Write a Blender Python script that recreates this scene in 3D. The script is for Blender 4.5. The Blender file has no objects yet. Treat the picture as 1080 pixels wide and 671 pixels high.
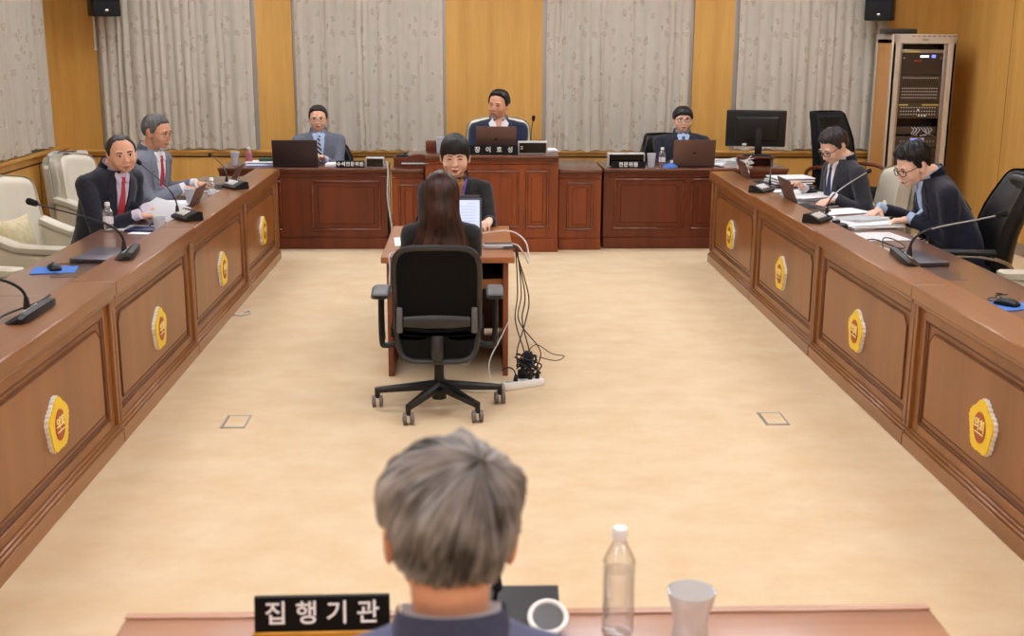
import bpy, bmesh, math, random
from mathutils import Vector, Matrix, noise
from mathutils.bvhtree import BVHTree
import numpy as np
PI = math.pi
R = math.radians
SC = bpy.context.scene
COL = SC.collection
V = Vector

# ------------------------------------------------------------------ colours and materials
def lin(c):
    def f(v):
        v /= 255.0
        return v / 12.92 if v <= 0.04045 else ((v + 0.055) / 1.055) ** 2.4
    return (f(c[0]), f(c[1]), f(c[2]), 1.0)

def base_mat(name):
    m = bpy.data.materials.new(name)
    m.use_nodes = True
    nt = m.node_tree
    return m, nt, nt.nodes['Principled BSDF'], nt.nodes, nt.links

def pbr(name, rgb, rough=0.5, metal=0.0, var=0.0, scale=30.0, bump=0.0, bscale=200.0, coat=0.0, spec=0.5,
        trans=0.0, ior=1.45, emit=None, estr=1.0, sheen=0.0, stretch=(1, 1, 1)):
    m, nt, b, N, L = base_mat(name)
    b.inputs['Base Color'].default_value = lin(rgb)
    b.inputs['Roughness'].default_value = rough
    b.inputs['Metallic'].default_value = metal
    b.inputs['Coat Weight'].default_value = coat
    b.inputs['Specular IOR Level'].default_value = spec
    b.inputs['Transmission Weight'].default_value = trans
    b.inputs['IOR'].default_value = ior
    b.inputs['Sheen Weight'].default_value = sheen
    if emit:
        b.inputs['Emission Color'].default_value = lin(emit)
        b.inputs['Emission Strength'].default_value = estr
    tc = N.new('ShaderNodeTexCoord')
    mp = N.new('ShaderNodeMapping'); mp.inputs['Scale'].default_value = stretch
    L.new(tc.outputs['Object'], mp.inputs['Vector'])
    if var > 0:
        nz = N.new('ShaderNodeTexNoise'); nz.inputs['Scale'].default_value = scale
        nz.inputs['Detail'].default_value = 4
        L.new(mp.outputs[0], nz.inputs['Vector'])
        cr = N.new('ShaderNodeValToRGB')
        c = lin(rgb)
        cr.color_ramp.elements[0].position = 0.3; cr.color_ramp.elements[1].position = 0.7
        cr.color_ramp.elements[0].color = (c[0] * (1 - var), c[1] * (1 - var), c[2] * (1 - var), 1)
        cr.color_ramp.elements[1].color = (min(1, c[0] * (1 + var)), min(1, c[1] * (1 + var)), min(1, c[2] * (1 + var)), 1)
        L.new(nz.outputs['Fac'], cr.inputs[0]); L.new(cr.outputs[0], b.inputs['Base Color'])
    if bump > 0:
        n2 = N.new('ShaderNodeTexNoise'); n2.inputs['Scale'].default_value = bscale; n2.inputs['Detail'].default_value = 3
        L.new(mp.outputs[0], n2.inputs['Vector'])
        bp = N.new('ShaderNodeBump'); bp.inputs['Strength'].default_value = bump; bp.inputs['Distance'].default_value = 0.004
        L.new(n2.outputs['Fac'], bp.inputs['Height']); L.new(bp.outputs[0], b.inputs['Normal'])
    return m

def wood(name, dark, light, axis='Z', rough=0.35, coat=0.3, scale=1.0, fine=0.35):
    m, nt, b, N, L = base_mat(name)
    tc = N.new('ShaderNodeTexCoord'); mp = N.new('ShaderNodeMapping')
    s = {'X': (0.6, 9, 9), 'Y': (9, 0.6, 9), 'Z': (9, 9, 0.6)}[axis]
    mp.inputs['Scale'].default_value = tuple(v * scale for v in s)
    L.new(tc.outputs['Object'], mp.inputs['Vector'])
    n1 = N.new('ShaderNodeTexNoise'); n1.inputs['Scale'].default_value = 1.0; n1.inputs['Detail'].default_value = 5
    n1.inputs['Distortion'].default_value = 0.6
    n2 = N.new('ShaderNodeTexNoise'); n2.inputs['Scale'].default_value = 9.0; n2.inputs['Detail'].default_value = 3
    L.new(mp.outputs[0], n1.inputs['Vector']); L.new(mp.outputs[0], n2.inputs['Vector'])
    mx = N.new('ShaderNodeMath'); mx.operation = 'MULTIPLY'; mx.inputs[1].default_value = fine
    L.new(n2.outputs['Fac'], mx.inputs[0])
    ad = N.new('ShaderNodeMath'); ad.operation = 'ADD'
    L.new(n1.outputs['Fac'], ad.inputs[0]); L.new(mx.outputs[0], ad.inputs[1])
    cr = N.new('ShaderNodeValToRGB')
    cr.color_ramp.elements[0].position = 0.45; cr.color_ramp.elements[1].position = 0.85
    cr.color_ramp.elements[0].color = lin(dark); cr.color_ramp.elements[1].color = lin(light)
    L.new(ad.outputs[0], cr.inputs[0]); L.new(cr.outputs[0], b.inputs['Base Color'])
    b.inputs['Roughness'].default_value = rough
    b.inputs['Coat Weight'].default_value = coat; b.inputs['Coat Roughness'].default_value = 0.2
    return m

M = {}
def build_materials():
    M['wall'] = wood('wall_veneer', (198, 148, 70), (216, 166, 86), 'Z', 0.5, 0.05, 0.7)
    M['wall_groove'] = pbr('wall_groove', (70, 38, 18), 0.6)
    M['desk'] = wood('desk_wood', (126, 78, 38), (150, 96, 49), 'Z', 0.38, 0.2, 0.6)
    M['desk_h'] = wood('desk_wood_lengthwise', (128, 80, 42), (152, 99, 54), 'Y', 0.30, 0.35, 0.6)
    M['desk_groove'] = pbr('desk_groove', (104, 62, 32), 0.45)
    M['desktop'] = wood('desktop_wood', (122, 84, 62), (142, 100, 76), 'Y', 0.3, 1.0, 0.5)
    M['bench'] = wood('bench_wood', (112, 46, 6), (146, 68, 14), 'Z', 0.5, 0.1, 0.9)
    M['bench_dark'] = wood('bench_wood_dark', (86, 33, 4), (114, 47, 8), 'Z', 0.5, 0.1, 0.9)
    M['bench_top'] = wood('bench_top_wood', (92, 50, 34), (112, 64, 44), 'X', 0.26, 0.5, 0.6)
    M['bench_moulding'] = wood('polished_moulding', (96, 40, 12), (126, 56, 20), 'X', 0.16, 1.0, 0.9)
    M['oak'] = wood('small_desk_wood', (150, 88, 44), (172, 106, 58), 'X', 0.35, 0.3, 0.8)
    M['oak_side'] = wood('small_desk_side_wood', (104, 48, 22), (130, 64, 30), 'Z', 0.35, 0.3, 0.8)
    M['fgwood'] = wood('front_table_wood', (170, 122, 96), (190, 142, 114), 'X', 0.24, 0.9, 0.6)
    M['cream'] = pbr('cream_leather', (226, 218, 198), 0.42, var=0.03, scale=8, bump=0.15, bscale=90)
    M['cream_side'] = pbr('cream_leather_side', (205, 195, 172), 0.45, var=0.04, scale=8, bump=0.15, bscale=90)
    M['pillow'] = pbr('pillow_cloth', (214, 200, 160), 0.8, var=0.12, scale=25, bump=0.5, bscale=60)
    M['black_leather'] = pbr('black_leather', (24, 22, 22), 0.38, var=0.2, scale=12, bump=0.25, bscale=70)
    M['black_cloth'] = pbr('black_chair_cloth', (22, 22, 23), 0.85, bump=0.3, bscale=300)
    M['black_plastic'] = pbr('black_plastic', (20, 20, 21), 0.42)
    M['grey_plastic'] = pbr('grey_plastic', (92, 92, 94), 0.4)
    M['dark_plastic'] = pbr('dark_grey_plastic', (44, 44, 46), 0.35)
    M['chrome'] = pbr('chrome', (205, 205, 208), 0.2, 1.0)
    M['silver'] = pbr('silver_plastic', (200, 200, 200), 0.35, 0.3)
    M['white_plastic'] = pbr('white_plastic', (236, 234, 230), 0.35)
    M['paper'] = pbr('paper', (240, 240, 240), 0.75, var=0.01, scale=6)
    M['paper_print'] = pbr('printed_text', (150, 140, 160), 0.8)
    M['paper_print_dark'] = pbr('printed_lines', (110, 60, 120), 0.8)
    M['blue'] = pbr('blue_mat', (70, 122, 205), 0.7)
    M['navy_folder'] = pbr('navy_folder', (32, 42, 82), 0.4)
    M['green'] = pbr('dark_green_cover', (42, 74, 58), 0.5)
    M['laptop'] = pbr('laptop_lid', (112, 86, 78), 0.38, 0.45)
    M['laptop_grey'] = pbr('laptop_lid_grey', (96, 94, 104), 0.35, 0.45)
    M['laptop_dark'] = pbr('laptop_lid_dark', (66, 52, 54), 0.38, 0.4)
    M['key'] = pbr('keyboard_keys', (30, 30, 32), 0.5)
    M['bezel'] = pbr('screen_bezel', (70, 72, 74), 0.4)
    M['screen_off'] = pbr('screen_glass', (12, 13, 16), 0.12)
    M['screen_on'] = pbr('lit_screen', (190, 205, 235), 0.3, emit=(196, 208, 240), estr=0.55)
    M['screen_ink'] = pbr('screen_ink', (150, 165, 200), 0.5, emit=(160, 172, 208), estr=0.45)
    M['led_blue'] = pbr('blue_display', (90, 110, 230), 0.3, emit=(110, 120, 255), estr=1.6)
    M['led_white'] = pbr('white_display', (230, 240, 255), 0.3, emit=(230, 240, 255), estr=1.6)
    M['led_yellow'] = pbr('yellow_label', (205, 190, 90), 0.5)
    M['led_red'] = pbr('red_lamp', (200, 50, 50), 0.3, emit=(220, 60, 50), estr=0.8)
    M['rack'] = pbr('rack_paint', (200, 186, 168), 0.45)
    M['rack_side'] = wood('rack_side_wood', (196, 140, 76), (208, 152, 86), 'Z', 0.5, 0.05, 0.7)
    M['rack_dark'] = pbr('rack_unit', (58, 46, 38), 0.45)
    M['rack_dark2'] = pbr('rack_unit_brown', (74, 60, 48), 0.42)
    M['yellow'] = pbr('emblem_yellow', (244, 205, 30), 0.35)
    M['emblem_rim'] = pbr('emblem_rim', (240, 236, 226), 0.4)
    M['emblem_red'] = pbr('emblem_disc', (172, 82, 44), 0.45)
    M['emblem_text'] = pbr('emblem_text', (250, 232, 150), 0.4)
    M['plate'] = pbr('nameplate_black', (10, 10, 11), 0.5, spec=.2)
    M['text'] = pbr('nameplate_text', (245, 245, 245), 0.5)
    M['gold'] = pbr('brass_base', (196, 140, 50), 0.35, 0.6)
    def clear(name, tint, rough, base, edge, body=None, amt=0.0):
        """thin clear wall: see-through with a fresnel sheen; amt adds a milky diffuse share"""
        m = bpy.data.materials.new(name); m.use_nodes = True
        nt = m.node_tree; N, L = nt.nodes, nt.links
        N.remove(N['Principled BSDF'])
        tr = N.new('ShaderNodeBsdfTransparent'); tr.inputs[0].default_value = lin(tint)
        gl = N.new('ShaderNodeBsdfGlossy'); gl.inputs['Roughness'].default_value = rough
        lw = N.new('ShaderNodeLayerWeight'); lw.inputs[0].default_value = edge
        mr = N.new('ShaderNodeMapRange'); mr.inputs[3].default_value = base; mr.inputs[4].default_value = 1.0
        L.new(lw.outputs['Facing'], mr.inputs[0])
        mx = N.new('ShaderNodeMixShader'); L.new(mr.outputs[0], mx.inputs[0]); L.new(tr.outputs[0], mx.inputs[1]); L.new(gl.outputs[0], mx.inputs[2])
        out = mx
        if amt:
            df = N.new('ShaderNodeBsdfDiffuse'); df.inputs[0].default_value = lin(body)
            tl = N.new('ShaderNodeBsdfTranslucent'); tl.inputs[0].default_value = lin(body)
            a = N.new('ShaderNodeMixShader'); a.inputs[0].default_value = .45; L.new(df.outputs[0], a.inputs[1]); L.new(tl.outputs[0], a.inputs[2])
            b = N.new('ShaderNodeMixShader'); b.inputs[0].default_value = amt; L.new(mx.outputs[0], b.inputs[1]); L.new(a.outputs[0], b.inputs[2]); out = b
        L.new(out.outputs[0], N['Material Output'].inputs[0])
        M[name] = m
    clear('water', (252, 253, 254), .05, .02, .2)
    clear('pet', (255, 255, 255), .10, .06, .3, (255, 255, 255), .06)
    clear('glass', (252, 253, 254), .12, .14, .5, (255, 255, 255), .30)
    clear('cup', (245, 247, 250), .2, .05, .4, (240, 242, 248), .62)
    clear('pinkwater', (236, 190, 200), .1, .05, .4, (232, 160, 176), .5)
    M['label'] = pbr('bottle_label', (232, 236, 242), 0.5, var=0.35, scale=60)
    M['cable_w'] = pbr('white_cable', (214, 212, 208), 0.5)
    M['cable_b'] = pbr('black_cable', (24, 24, 26), 0.5)
    M['orange'] = pbr('orange_knob', (226, 132, 30), 0.4)
    M['steel'] = pbr('brushed_steel', (168, 166, 164), 0.35, 0.8)
    M['foam'] = pbr('microphone_foam', (18, 18, 19), 0.95, bump=0.6, bscale=400)
    M['lamp'] = pbr('lamp_diffuser', (255, 255, 255), 0.5, emit=(240, 245, 255), estr=LAMP)
    M['ceiling'] = pbr('ceiling_paint', (238, 234, 226), 0.8)
    M['aluminium'] = pbr('aluminium', (190, 190, 192), 0.35, 0.7)
    M['window_dark'] = pbr('window_frame', (74, 66, 60), 0.5)
    M['windowglass'] = pbr('window_glass', (120, 132, 140), 0.08)
    M['baseboard'] = pbr('baseboard', (150, 132, 116), 0.5)
    M['mug_rubber'] = pbr('caster_rubber', (112, 102, 98), 0.45)
    # carpet
    m, nt, b, N, L = base_mat('carpet')
    tc = N.new('ShaderNodeTexCoord')
    n1 = N.new('ShaderNodeTexNoise'); n1.inputs['Scale'].default_value = 2.2; n1.inputs['Detail'].default_value = 9
    n1.inputs['Roughness'].default_value = .62
    mp = N.new('ShaderNodeMapping'); mp.inputs['Scale'].default_value = (1.6, 2.0, 1)
    L.new(tc.outputs['Object'], mp.inputs['Vector']); L.new(mp.outputs[0], n1.inputs['Vector'])
    cr = N.new('ShaderNodeValToRGB')
    cr.color_ramp.elements[0].position = 0.32; cr.color_ramp.elements[1].position = 0.68
    cr.color_ramp.elements[0].color = lin((216, 187, 144)); cr.color_ramp.elements[1].color = lin((226, 203, 166))
    L.new(n1.outputs['Fac'], cr.inputs[0]); L.new(cr.outputs[0], b.inputs['Base Color'])
    n2 = N.new('ShaderNodeTexNoise'); n2.inputs['Scale'].default_value = 260
    L.new(tc.outputs['Object'], n2.inputs['Vector'])
    bp = N.new('ShaderNodeBump'); bp.inputs['Strength'].default_value = 0.35; bp.inputs['Distance'].default_value = 0.004
    L.new(n2.outputs['Fac'], bp.inputs['Height']); L.new(bp.outputs[0], b.inputs['Normal'])
    b.inputs['Roughness'].default_value = 0.9
    b.inputs['Sheen Weight'].default_value = 0.1
    M['carpet'] = m
    # curtain: pale cloth with a scattered brown leaf pattern
    m, nt, b, N, L = base_mat('curtain_cloth')
    tc = N.new('ShaderNodeTexCoord')
    vo = N.new('ShaderNodeTexVoronoi'); vo.inputs['Scale'].default_value = 8.5
    uvs = N.new('ShaderNodeMapping'); uvs.inputs['Scale'].default_value = (1, 1, 1)
    L.new(tc.outputs['UV'], uvs.inputs['Vector'])
    wn = N.new('ShaderNodeTexNoise'); wn.inputs['Scale'].default_value = 14
    L.new(uvs.outputs[0], wn.inputs['Vector'])
    mxv = N.new('ShaderNodeVectorMath'); mxv.operation = 'MULTIPLY_ADD'
    mxv.inputs[1].default_value = (0.10, 0.10, 0)
    L.new(wn.outputs['Color'], mxv.inputs[0]); L.new(uvs.outputs[0], mxv.inputs[2])
    L.new(mxv.outputs[0], vo.inputs['Vector'])
    cr = N.new('ShaderNodeValToRGB')
    base, mo = (251, 242, 227), (218, 202, 178)
    cr.color_ramp.elements[0].position = 0.0; cr.color_ramp.elements[0].color = lin(mo)
    e = cr.color_ramp.elements.new(0.10); e.color = lin((234, 221, 202))
    e = cr.color_ramp.elements.new(0.16); e.color = lin(base)
    e = cr.color_ramp.elements.new(0.22); e.color = lin(mo)
    e = cr.color_ramp.elements.new(0.27); e.color = lin(base)
    cr.color_ramp.elements[-1].position = 1.0; cr.color_ramp.elements[-1].color = lin((246, 237, 221))
    L.new(vo.outputs['Distance'], cr.inputs[0]); L.new(cr.outputs[0], b.inputs['Base Color'])
    b.inputs['Roughness'].default_value = 0.8
    M['curtain'] = m

# ------------------------------------------------------------------ mesh helpers
def xf(verts, mat):
    for v in verts:
        v.co = mat @ v.co

def smooth_by_angle(me, ang=38):
    me.polygons.foreach_set('use_smooth', [True] * len(me.polygons))
    me.set_sharp_from_angle(angle=R(ang))

class MB:
    """collects shapes into one mesh"""
    def __init__(self):
        self.bm = bmesh.new(); self.mi = 0
    def _new(self, fn, mat=None):
        n0 = len(self.bm.verts); f0 = len(self.bm.faces)
        fn()
        self.bm.verts.ensure_lookup_table(); self.bm.faces.ensure_lookup_table()
        vs = self.bm.verts[n0:]
        if mat is not None: xf(vs, mat)
        for f in self.bm.faces[f0:]: f.material_index = self.mi
        return vs
    def box(self, lo, hi, bev=0.0, seg=1, mat=None):
        lo, hi = V(lo), V(hi)
        c, s = (lo + hi) / 2, hi - lo
        t = bmesh.new()
        bmesh.ops.create_cube(t, size=1)
        for v in t.verts: v.co = V((v.co.x * s.x, v.co.y * s.y, v.co.z * s.z)) + c
        if bev > 0:
            bev = min(bev, min(abs(s.x), abs(s.y), abs(s.z)) * 0.49)
            bmesh.ops.bevel(t, geom=t.edges[:], offset=bev, segments=seg, profile=0.5, affect='EDGES')
        return self.merge(t, mat)
    def merge(self, t, mat=None):
        me = bpy.data.meshes.new('tmp')
        for f in t.faces: f.material_index = self.mi
        t.to_mesh(me); t.free()
        n0 = len(self.bm.verts)
        self.bm.from_mesh(me); bpy.data.meshes.remove(me)
        self.bm.verts.ensure_lookup_table()
        vs = self.bm.verts[n0:]
        if mat is not None: xf(vs, mat)
        return vs
    def cyl(self, a, b, r0, r1=None, n=20, caps=True):
        a, b = V(a), V(b)
        r1 = r0 if r1 is None else r1
        d = b - a
        t = bmesh.new()
        bmesh.ops.create_cone(t, cap_ends=caps, segments=n, radius1=r0, radius2=r1, depth=d.length)
        q = d.to_track_quat('Z', 'Y').to_matrix().to_4x4()
        return self.merge(t, Matrix.Translation((a + b) / 2) @ q)
    def ell(self, c, r, mat=None, u=20, v=14):
        t = bmesh.new()
        bmesh.ops.create_uvsphere(t, u_segments=u, v_segments=v, radius=1)
        if isinstance(r, (int, float)): r = (r, r, r)
        for w in t.verts: w.co = V((w.co.x * r[0], w.co.y * r[1], w.co.z * r[2]))
        if mat is not None: xf(t.verts, mat)
        for w in t.verts: w.co += V(c)
        return self.merge(t)
    def capsule(self, a, b, ra, rb, n=16):
        a, b = V(a), V(b)
        self.ell(a, ra, u=n, v=max(8, n // 2)); self.ell(b, rb, u=n, v=max(8, n // 2))
        if (b - a).length > 1e-5: self.cyl(a, b, ra, rb, n)
    def tube(self, pts, r, n=8, closed=False):
        pts = [V(p) for p in pts]
        rs = r if isinstance(r, (list, tuple)) else [r] * len(pts)
        rings = []
        up = V((0, 0, 1)); prev = None
        for i, p in enumerate(pts):
            a = pts[i - 1] if (i > 0 or closed) else p
            b = pts[(i + 1) % len(pts)] if (i < len(pts) - 1 or closed) else p
            d = (b - a)
            if d.length < 1e-9: d = V((0, 0, 1))
            d.normalize()
            if prev is None:
                x = d.cross(up)
                if x.length < 0.05: x = d.cross(V((1, 0, 0)))
            else:
                x = prev - d * prev.dot(d)
                if x.length < 1e-4: x = d.cross(up)
            x.normalize(); y = d.cross(x); prev = x
            rings.append([self.bm.verts.new(p + x * (rs[i] * math.cos(2 * PI * k / n)) + y * (rs[i] * math.sin(2 * PI * k / n))) for k in range(n)])
        m = len(rings)
        for i in range(m if closed else m - 1):
            A, B = rings[i], rings[(i + 1) % m]
            for k in range(n):
                f = self.bm.faces.new((A[k], A[(k + 1) % n], B[(k + 1) % n], B[k])); f.material_index = self.mi
        if not closed:
            for ring in (rings[0], rings[-1]):
                f = self.bm.faces.new(ring); f.material_index = self.mi
        return rings
    def loft(self, rings, cap=True, closed=True):
        rv = [[self.bm.verts.new(V(p)) for p in ring] for ring in rings]
        n = len(rv[0])
        for A, B in zip(rv, rv[1:]):
            for k in range(n if closed else n - 1):
                f = self.bm.faces.new((A[k], A[(k + 1) % n], B[(k + 1) % n], B[k])); f.material_index = self.mi
        if cap:
            for ring in (rv[0], rv[-1]):
                f = self.bm.faces.new(ring); f.material_index = self.mi
        return rv
    def lathe(self, prof, c=(0, 0, 0), n=28):
        c = V(c)
        rings = [[c + V((max(r, 1e-4) * math.cos(2 * PI * k / n), max(r, 1e-4) * math.sin(2 * PI * k / n), z)) for k in range(n)] for r, z in prof]
        return self.loft(rings)
    def prism(self, poly, h, mat=None):
        """poly in xy, extruded from z=0 to z=h"""
        t = bmesh.new()
        vs = [t.verts.new((p[0], p[1], 0)) for p in poly]
        f = t.faces.new(vs)
        r = bmesh.ops.extrude_face_region(t, geom=[f])
        for g in r['geom']:
            if isinstance(g, bmesh.types.BMVert): g.co.z += h
        return self.merge(t, mat)
    def build(self, name, mats, parent=None, smooth=True, ang=38, mat4=None, kind=None):
        bmesh.ops.recalc_face_normals(self.bm, faces=self.bm.faces[:])
        me = bpy.data.meshes.new(name)
        if mat4 is not None: xf(self.bm.verts, mat4)
        self.bm.to_mesh(me); self.bm.free()
        if not isinstance(mats, (list, tuple)): mats = [mats]
        for m in mats: me.materials.append(M[m] if isinstance(m, str) else m)
        if smooth: smooth_by_angle(me, ang)
        o = bpy.data.objects.new(name, me); COL.objects.link(o)
        if parent is not None: o.parent = parent
        if kind: o['kind'] = kind
        return o

def tag(o, label, cat, group=None, kind=None):
    if label: o['label'] = label
    if cat: o['category'] = cat
    if group: o['group'] = group
    if kind: o['kind'] = kind
    return o

def thing(name, label, cat, loc=(0, 0, 0), rz=0.0, group=None):
    o = bpy.data.objects.new(name, None); COL.objects.link(o)
    o.location = loc; o.rotation_euler = (0, 0, rz); o.empty_display_size = 0.1
    return tag(o, label, cat, group)

def struct(mb, name, mat, smooth=False):
    o = mb.build(name, mat, smooth=smooth); o['kind'] = 'structure'
    return o

def dup(root, loc, rz=None, label=None, group=None):
    def rec(o, parent):
        c = o.copy(); COL.objects.link(c)
        if parent is not None: c.parent = parent
        for ch in list(o.children): rec(ch, c)
        return c
    r = rec(root, None)
    r.location = loc
    if rz is not None: r.rotation_euler = (0, 0, rz)
    if label: r['label'] = label
    if group: r['group'] = group
    return r

def text_mesh(body, size, depth, name, mat, parent, m4, bold=0.0, squash=1.0):
    c = bpy.data.curves.new('txt', 'FONT'); c.body = body; c.size = size; c.extrude = depth
    c.align_x = 'CENTER'; c.align_y = 'CENTER'; c.offset = bold; c.space_character = squash; c.resolution_u = 3
    o = bpy.data.objects.new('txt', c); COL.objects.link(o)
    bpy.context.view_layer.update()
    dg = bpy.context.evaluated_depsgraph_get()
    me = bpy.data.meshes.new_from_object(o.evaluated_get(dg))
    bpy.data.objects.remove(o); bpy.data.curves.remove(c)
    me.name = name
    me.transform(m4)
    me.materials.clear(); me.materials.append(M[mat])
    ob = bpy.data.objects.new(name, me); COL.objects.link(ob); ob.parent = parent
    return ob

def bez(p0, p1, p2, p3, n=16):
    p0, p1, p2, p3 = map(V, (p0, p1, p2, p3))
    return [p0 * (1 - t) ** 3 + p1 * 3 * t * (1 - t) ** 2 + p2 * 3 * t * t * (1 - t) + p3 * t ** 3 for t in [i / (n - 1) for i in range(n)]]

def crom(pts, per=8):
    pts = [V(p) for p in pts]; P = [pts[0]] + pts + [pts[-1]]; out = []
    for i in range(1, len(P) - 2):
        a, b, c, d = P[i - 1:i + 3]
        for k in range(per):
            t = k / per
            out.append(0.5 * ((2 * b) + (c - a) * t + (2 * a - 5 * b + 4 * c - d) * t * t + (3 * b - a - 3 * c + d) * t ** 3))
    out.append(pts[-1])
    return out

def sstep(a, b, x):
    t = min(1, max(0, (x - a) / (b - a))); return t * t * (3 - 2 * t)

TR = Matrix.Translation
def RX(a): return Matrix.Rotation(a, 4, 'X')
def RY(a): return Matrix.Rotation(a, 4, 'Y')
def RZ(a): return Matrix.Rotation(a, 4, 'Z')
# ------------------------------------------------------------------ the room
WL, WR, WB, WF, CZ = -4.14, 4.96, 12.3, -2.4, 2.95

def build_room():
    m = MB(); m.box((WL - .1, WF - .1, -.1), (WR + .1, WB + .1, 0)); struct(m, 'floor', 'carpet')
    m = MB(); m.box((WL - .1, WF - .1, CZ), (WR + .1, WB + .1, CZ + .1)); struct(m, 'ceiling', 'ceiling')
    m = MB(); m.box((WL - .1, WF - .1, 0), (WR + .1, WF, CZ)); struct(m, 'wall_front', 'wall')
    # back wall with four window openings
    wins = [(-3.74, -2.15), (-1.79, -.25), (.73, 2.27), (2.68, 4.22)]
    m = MB()
    m.box((WL - .1, WB, 0), (WR + .1, WB + .12, .76))
    m.box((WL - .1, WB, 2.7), (WR + .1, WB + .12, CZ))
    xs = [WL - .1] + [v for w in wins for v in w] + [WR + .1]
    for i in range(0, len(xs), 2): m.box((xs[i], WB, .76), (xs[i + 1], WB + .12, 2.7))
    struct(m, 'wall_back', 'wall')
    # side walls: left has one long window, right is panelled
    m = MB()
    m.box((WL - .1, WF, 0), (WL, WB, .80)); m.box((WL - .1, WF, 2.7), (WL, WB, CZ))
    m.box((WL - .1, 11.9, .8), (WL, WB, 2.7)); m.box((WL - .1, WF, .8), (WL, 6.0, 2.7))
    struct(m, 'wall_left', 'wall')
    m = MB(); m.box((WR, WF, 0), (WR + .1, WB, CZ)); struct(m, 'wall_right', 'wall')
    # windows
    k = 1
    for a, b in wins:
        m = MB()
        m.box((a, WB + .03, .76), (b, WB + .08, .82)); m.box((a, WB + .03, 2.64), (b, WB + .08, 2.7))
        for x in (a, (a + b) / 2 - .025, b - .05): m.box((x, WB + .03, .82), (x + .05, WB + .08, 2.64))
        w = struct(m, 'window_%d' % k, 'aluminium'); k += 1
        m = MB(); m.box((a + .04, WB + .05, .81), (b - .04, WB + .056, 2.65))
        g = m.build('pane', 'windowglass', w, smooth=False)
    m = MB()
    m.box((WL - .08, 6.0, .8), (WL - .03, 11.9, .86)); m.box((WL - .08, 6.0, 2.64), (WL - .03, 11.9, 2.7))
    for y in (6.0, 7.95, 9.9, 11.85): m.box((WL - .08, y, .86), (WL - .03, y + .05, 2.64))
    w = struct(m, 'window_5', 'aluminium')
    m = MB(); m.box((WL - .06, 6.04, .85), (WL - .054, 11.86, 2.65)); m.build('pane', 'windowglass', w, smooth=False)
    # sills, rail groove, panel seams
    m = MB()
    m.box((WL + .03, WB - .035, .735), (WR - .0, WB, .762), .004)
    struct(m, 'trim_1', 'wall')
    m = MB(); m.box((WL, WF, .775), (WL + .05, WB - .0, .81), .004); struct(m, 'trim_2', 'wall')
    m = MB(); m.box((WL, WB - .006, .686), (WR, WB + .0, .70)); struct(m, 'trim_3', 'wall_groove')
    m = MB(); m.box((WL, WF, .692), (WL + .006, WB, .706)); struct(m, 'trim_4', 'wall_groove')
    m = MB()
    for y in (11.0, 9.75, 8.5, 7.25, 6.0, 4.75, 3.5, 2.25, 1.0): m.box((WR - .002, y, .1), (WR + .0, y + .004, CZ))
    for y in (11.55, 10.3, 9.05, 7.8, 6.55, 5.3): m.box((WL + .0, y, 0), (WL + .003, y + .006, .69))
    for x in (-3.86, -2.0, .22, 2.47, 4.5): m.box((x, WB - .002, .0), (x + .004, WB, .69))
    struct(m, 'trim_5', 'wall_groove')
    m = MB(); m.box((WR - .02, WF, 0), (WR, WB, .1), .004); struct(m, 'baseboard_right', 'baseboard')
    m = MB(); m.box((WL, WF, 0), (WL + .02, WB, .1), .004); struct(m, 'baseboard_left', 'baseboard')
    m = MB(); m.box((WL + .02, WB - .02, 0), (WR - .02, WB, .1), .004); struct(m, 'baseboard_back', 'baseboard')
    # ceiling lamps
    first = None
    spots = [(x, y) for y in LROWS for x in (-2.6, -.6, 1.4, 3.4)]
    for i, (x, y) in enumerate(spots):
        if first is None:
            t = thing('ceiling_light', 'flat white rectangular ceiling light above the room', 'ceiling light', (x, y, CZ), 0, 'ceiling lights')
            m = MB()
            for a, b in (((-.64, -.34, -.03), (.64, -.3, 0)), ((-.64, .3, -.03), (.64, .34, 0)), ((-.64, -.3, -.03), (-.6, .3, 0)), ((.6, -.3, -.03), (.64, .3, 0))):
                m.box(a, b)
            m.build('frame', 'white_plastic', t, smooth=False)
            m = MB(); m.box((-.6, -.3, -.02), (.6, .3, -.012)); m.build('diffuser', 'lamp', t, smooth=False)
            first = t
        else: dup(first, (x, y, CZ))

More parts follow.
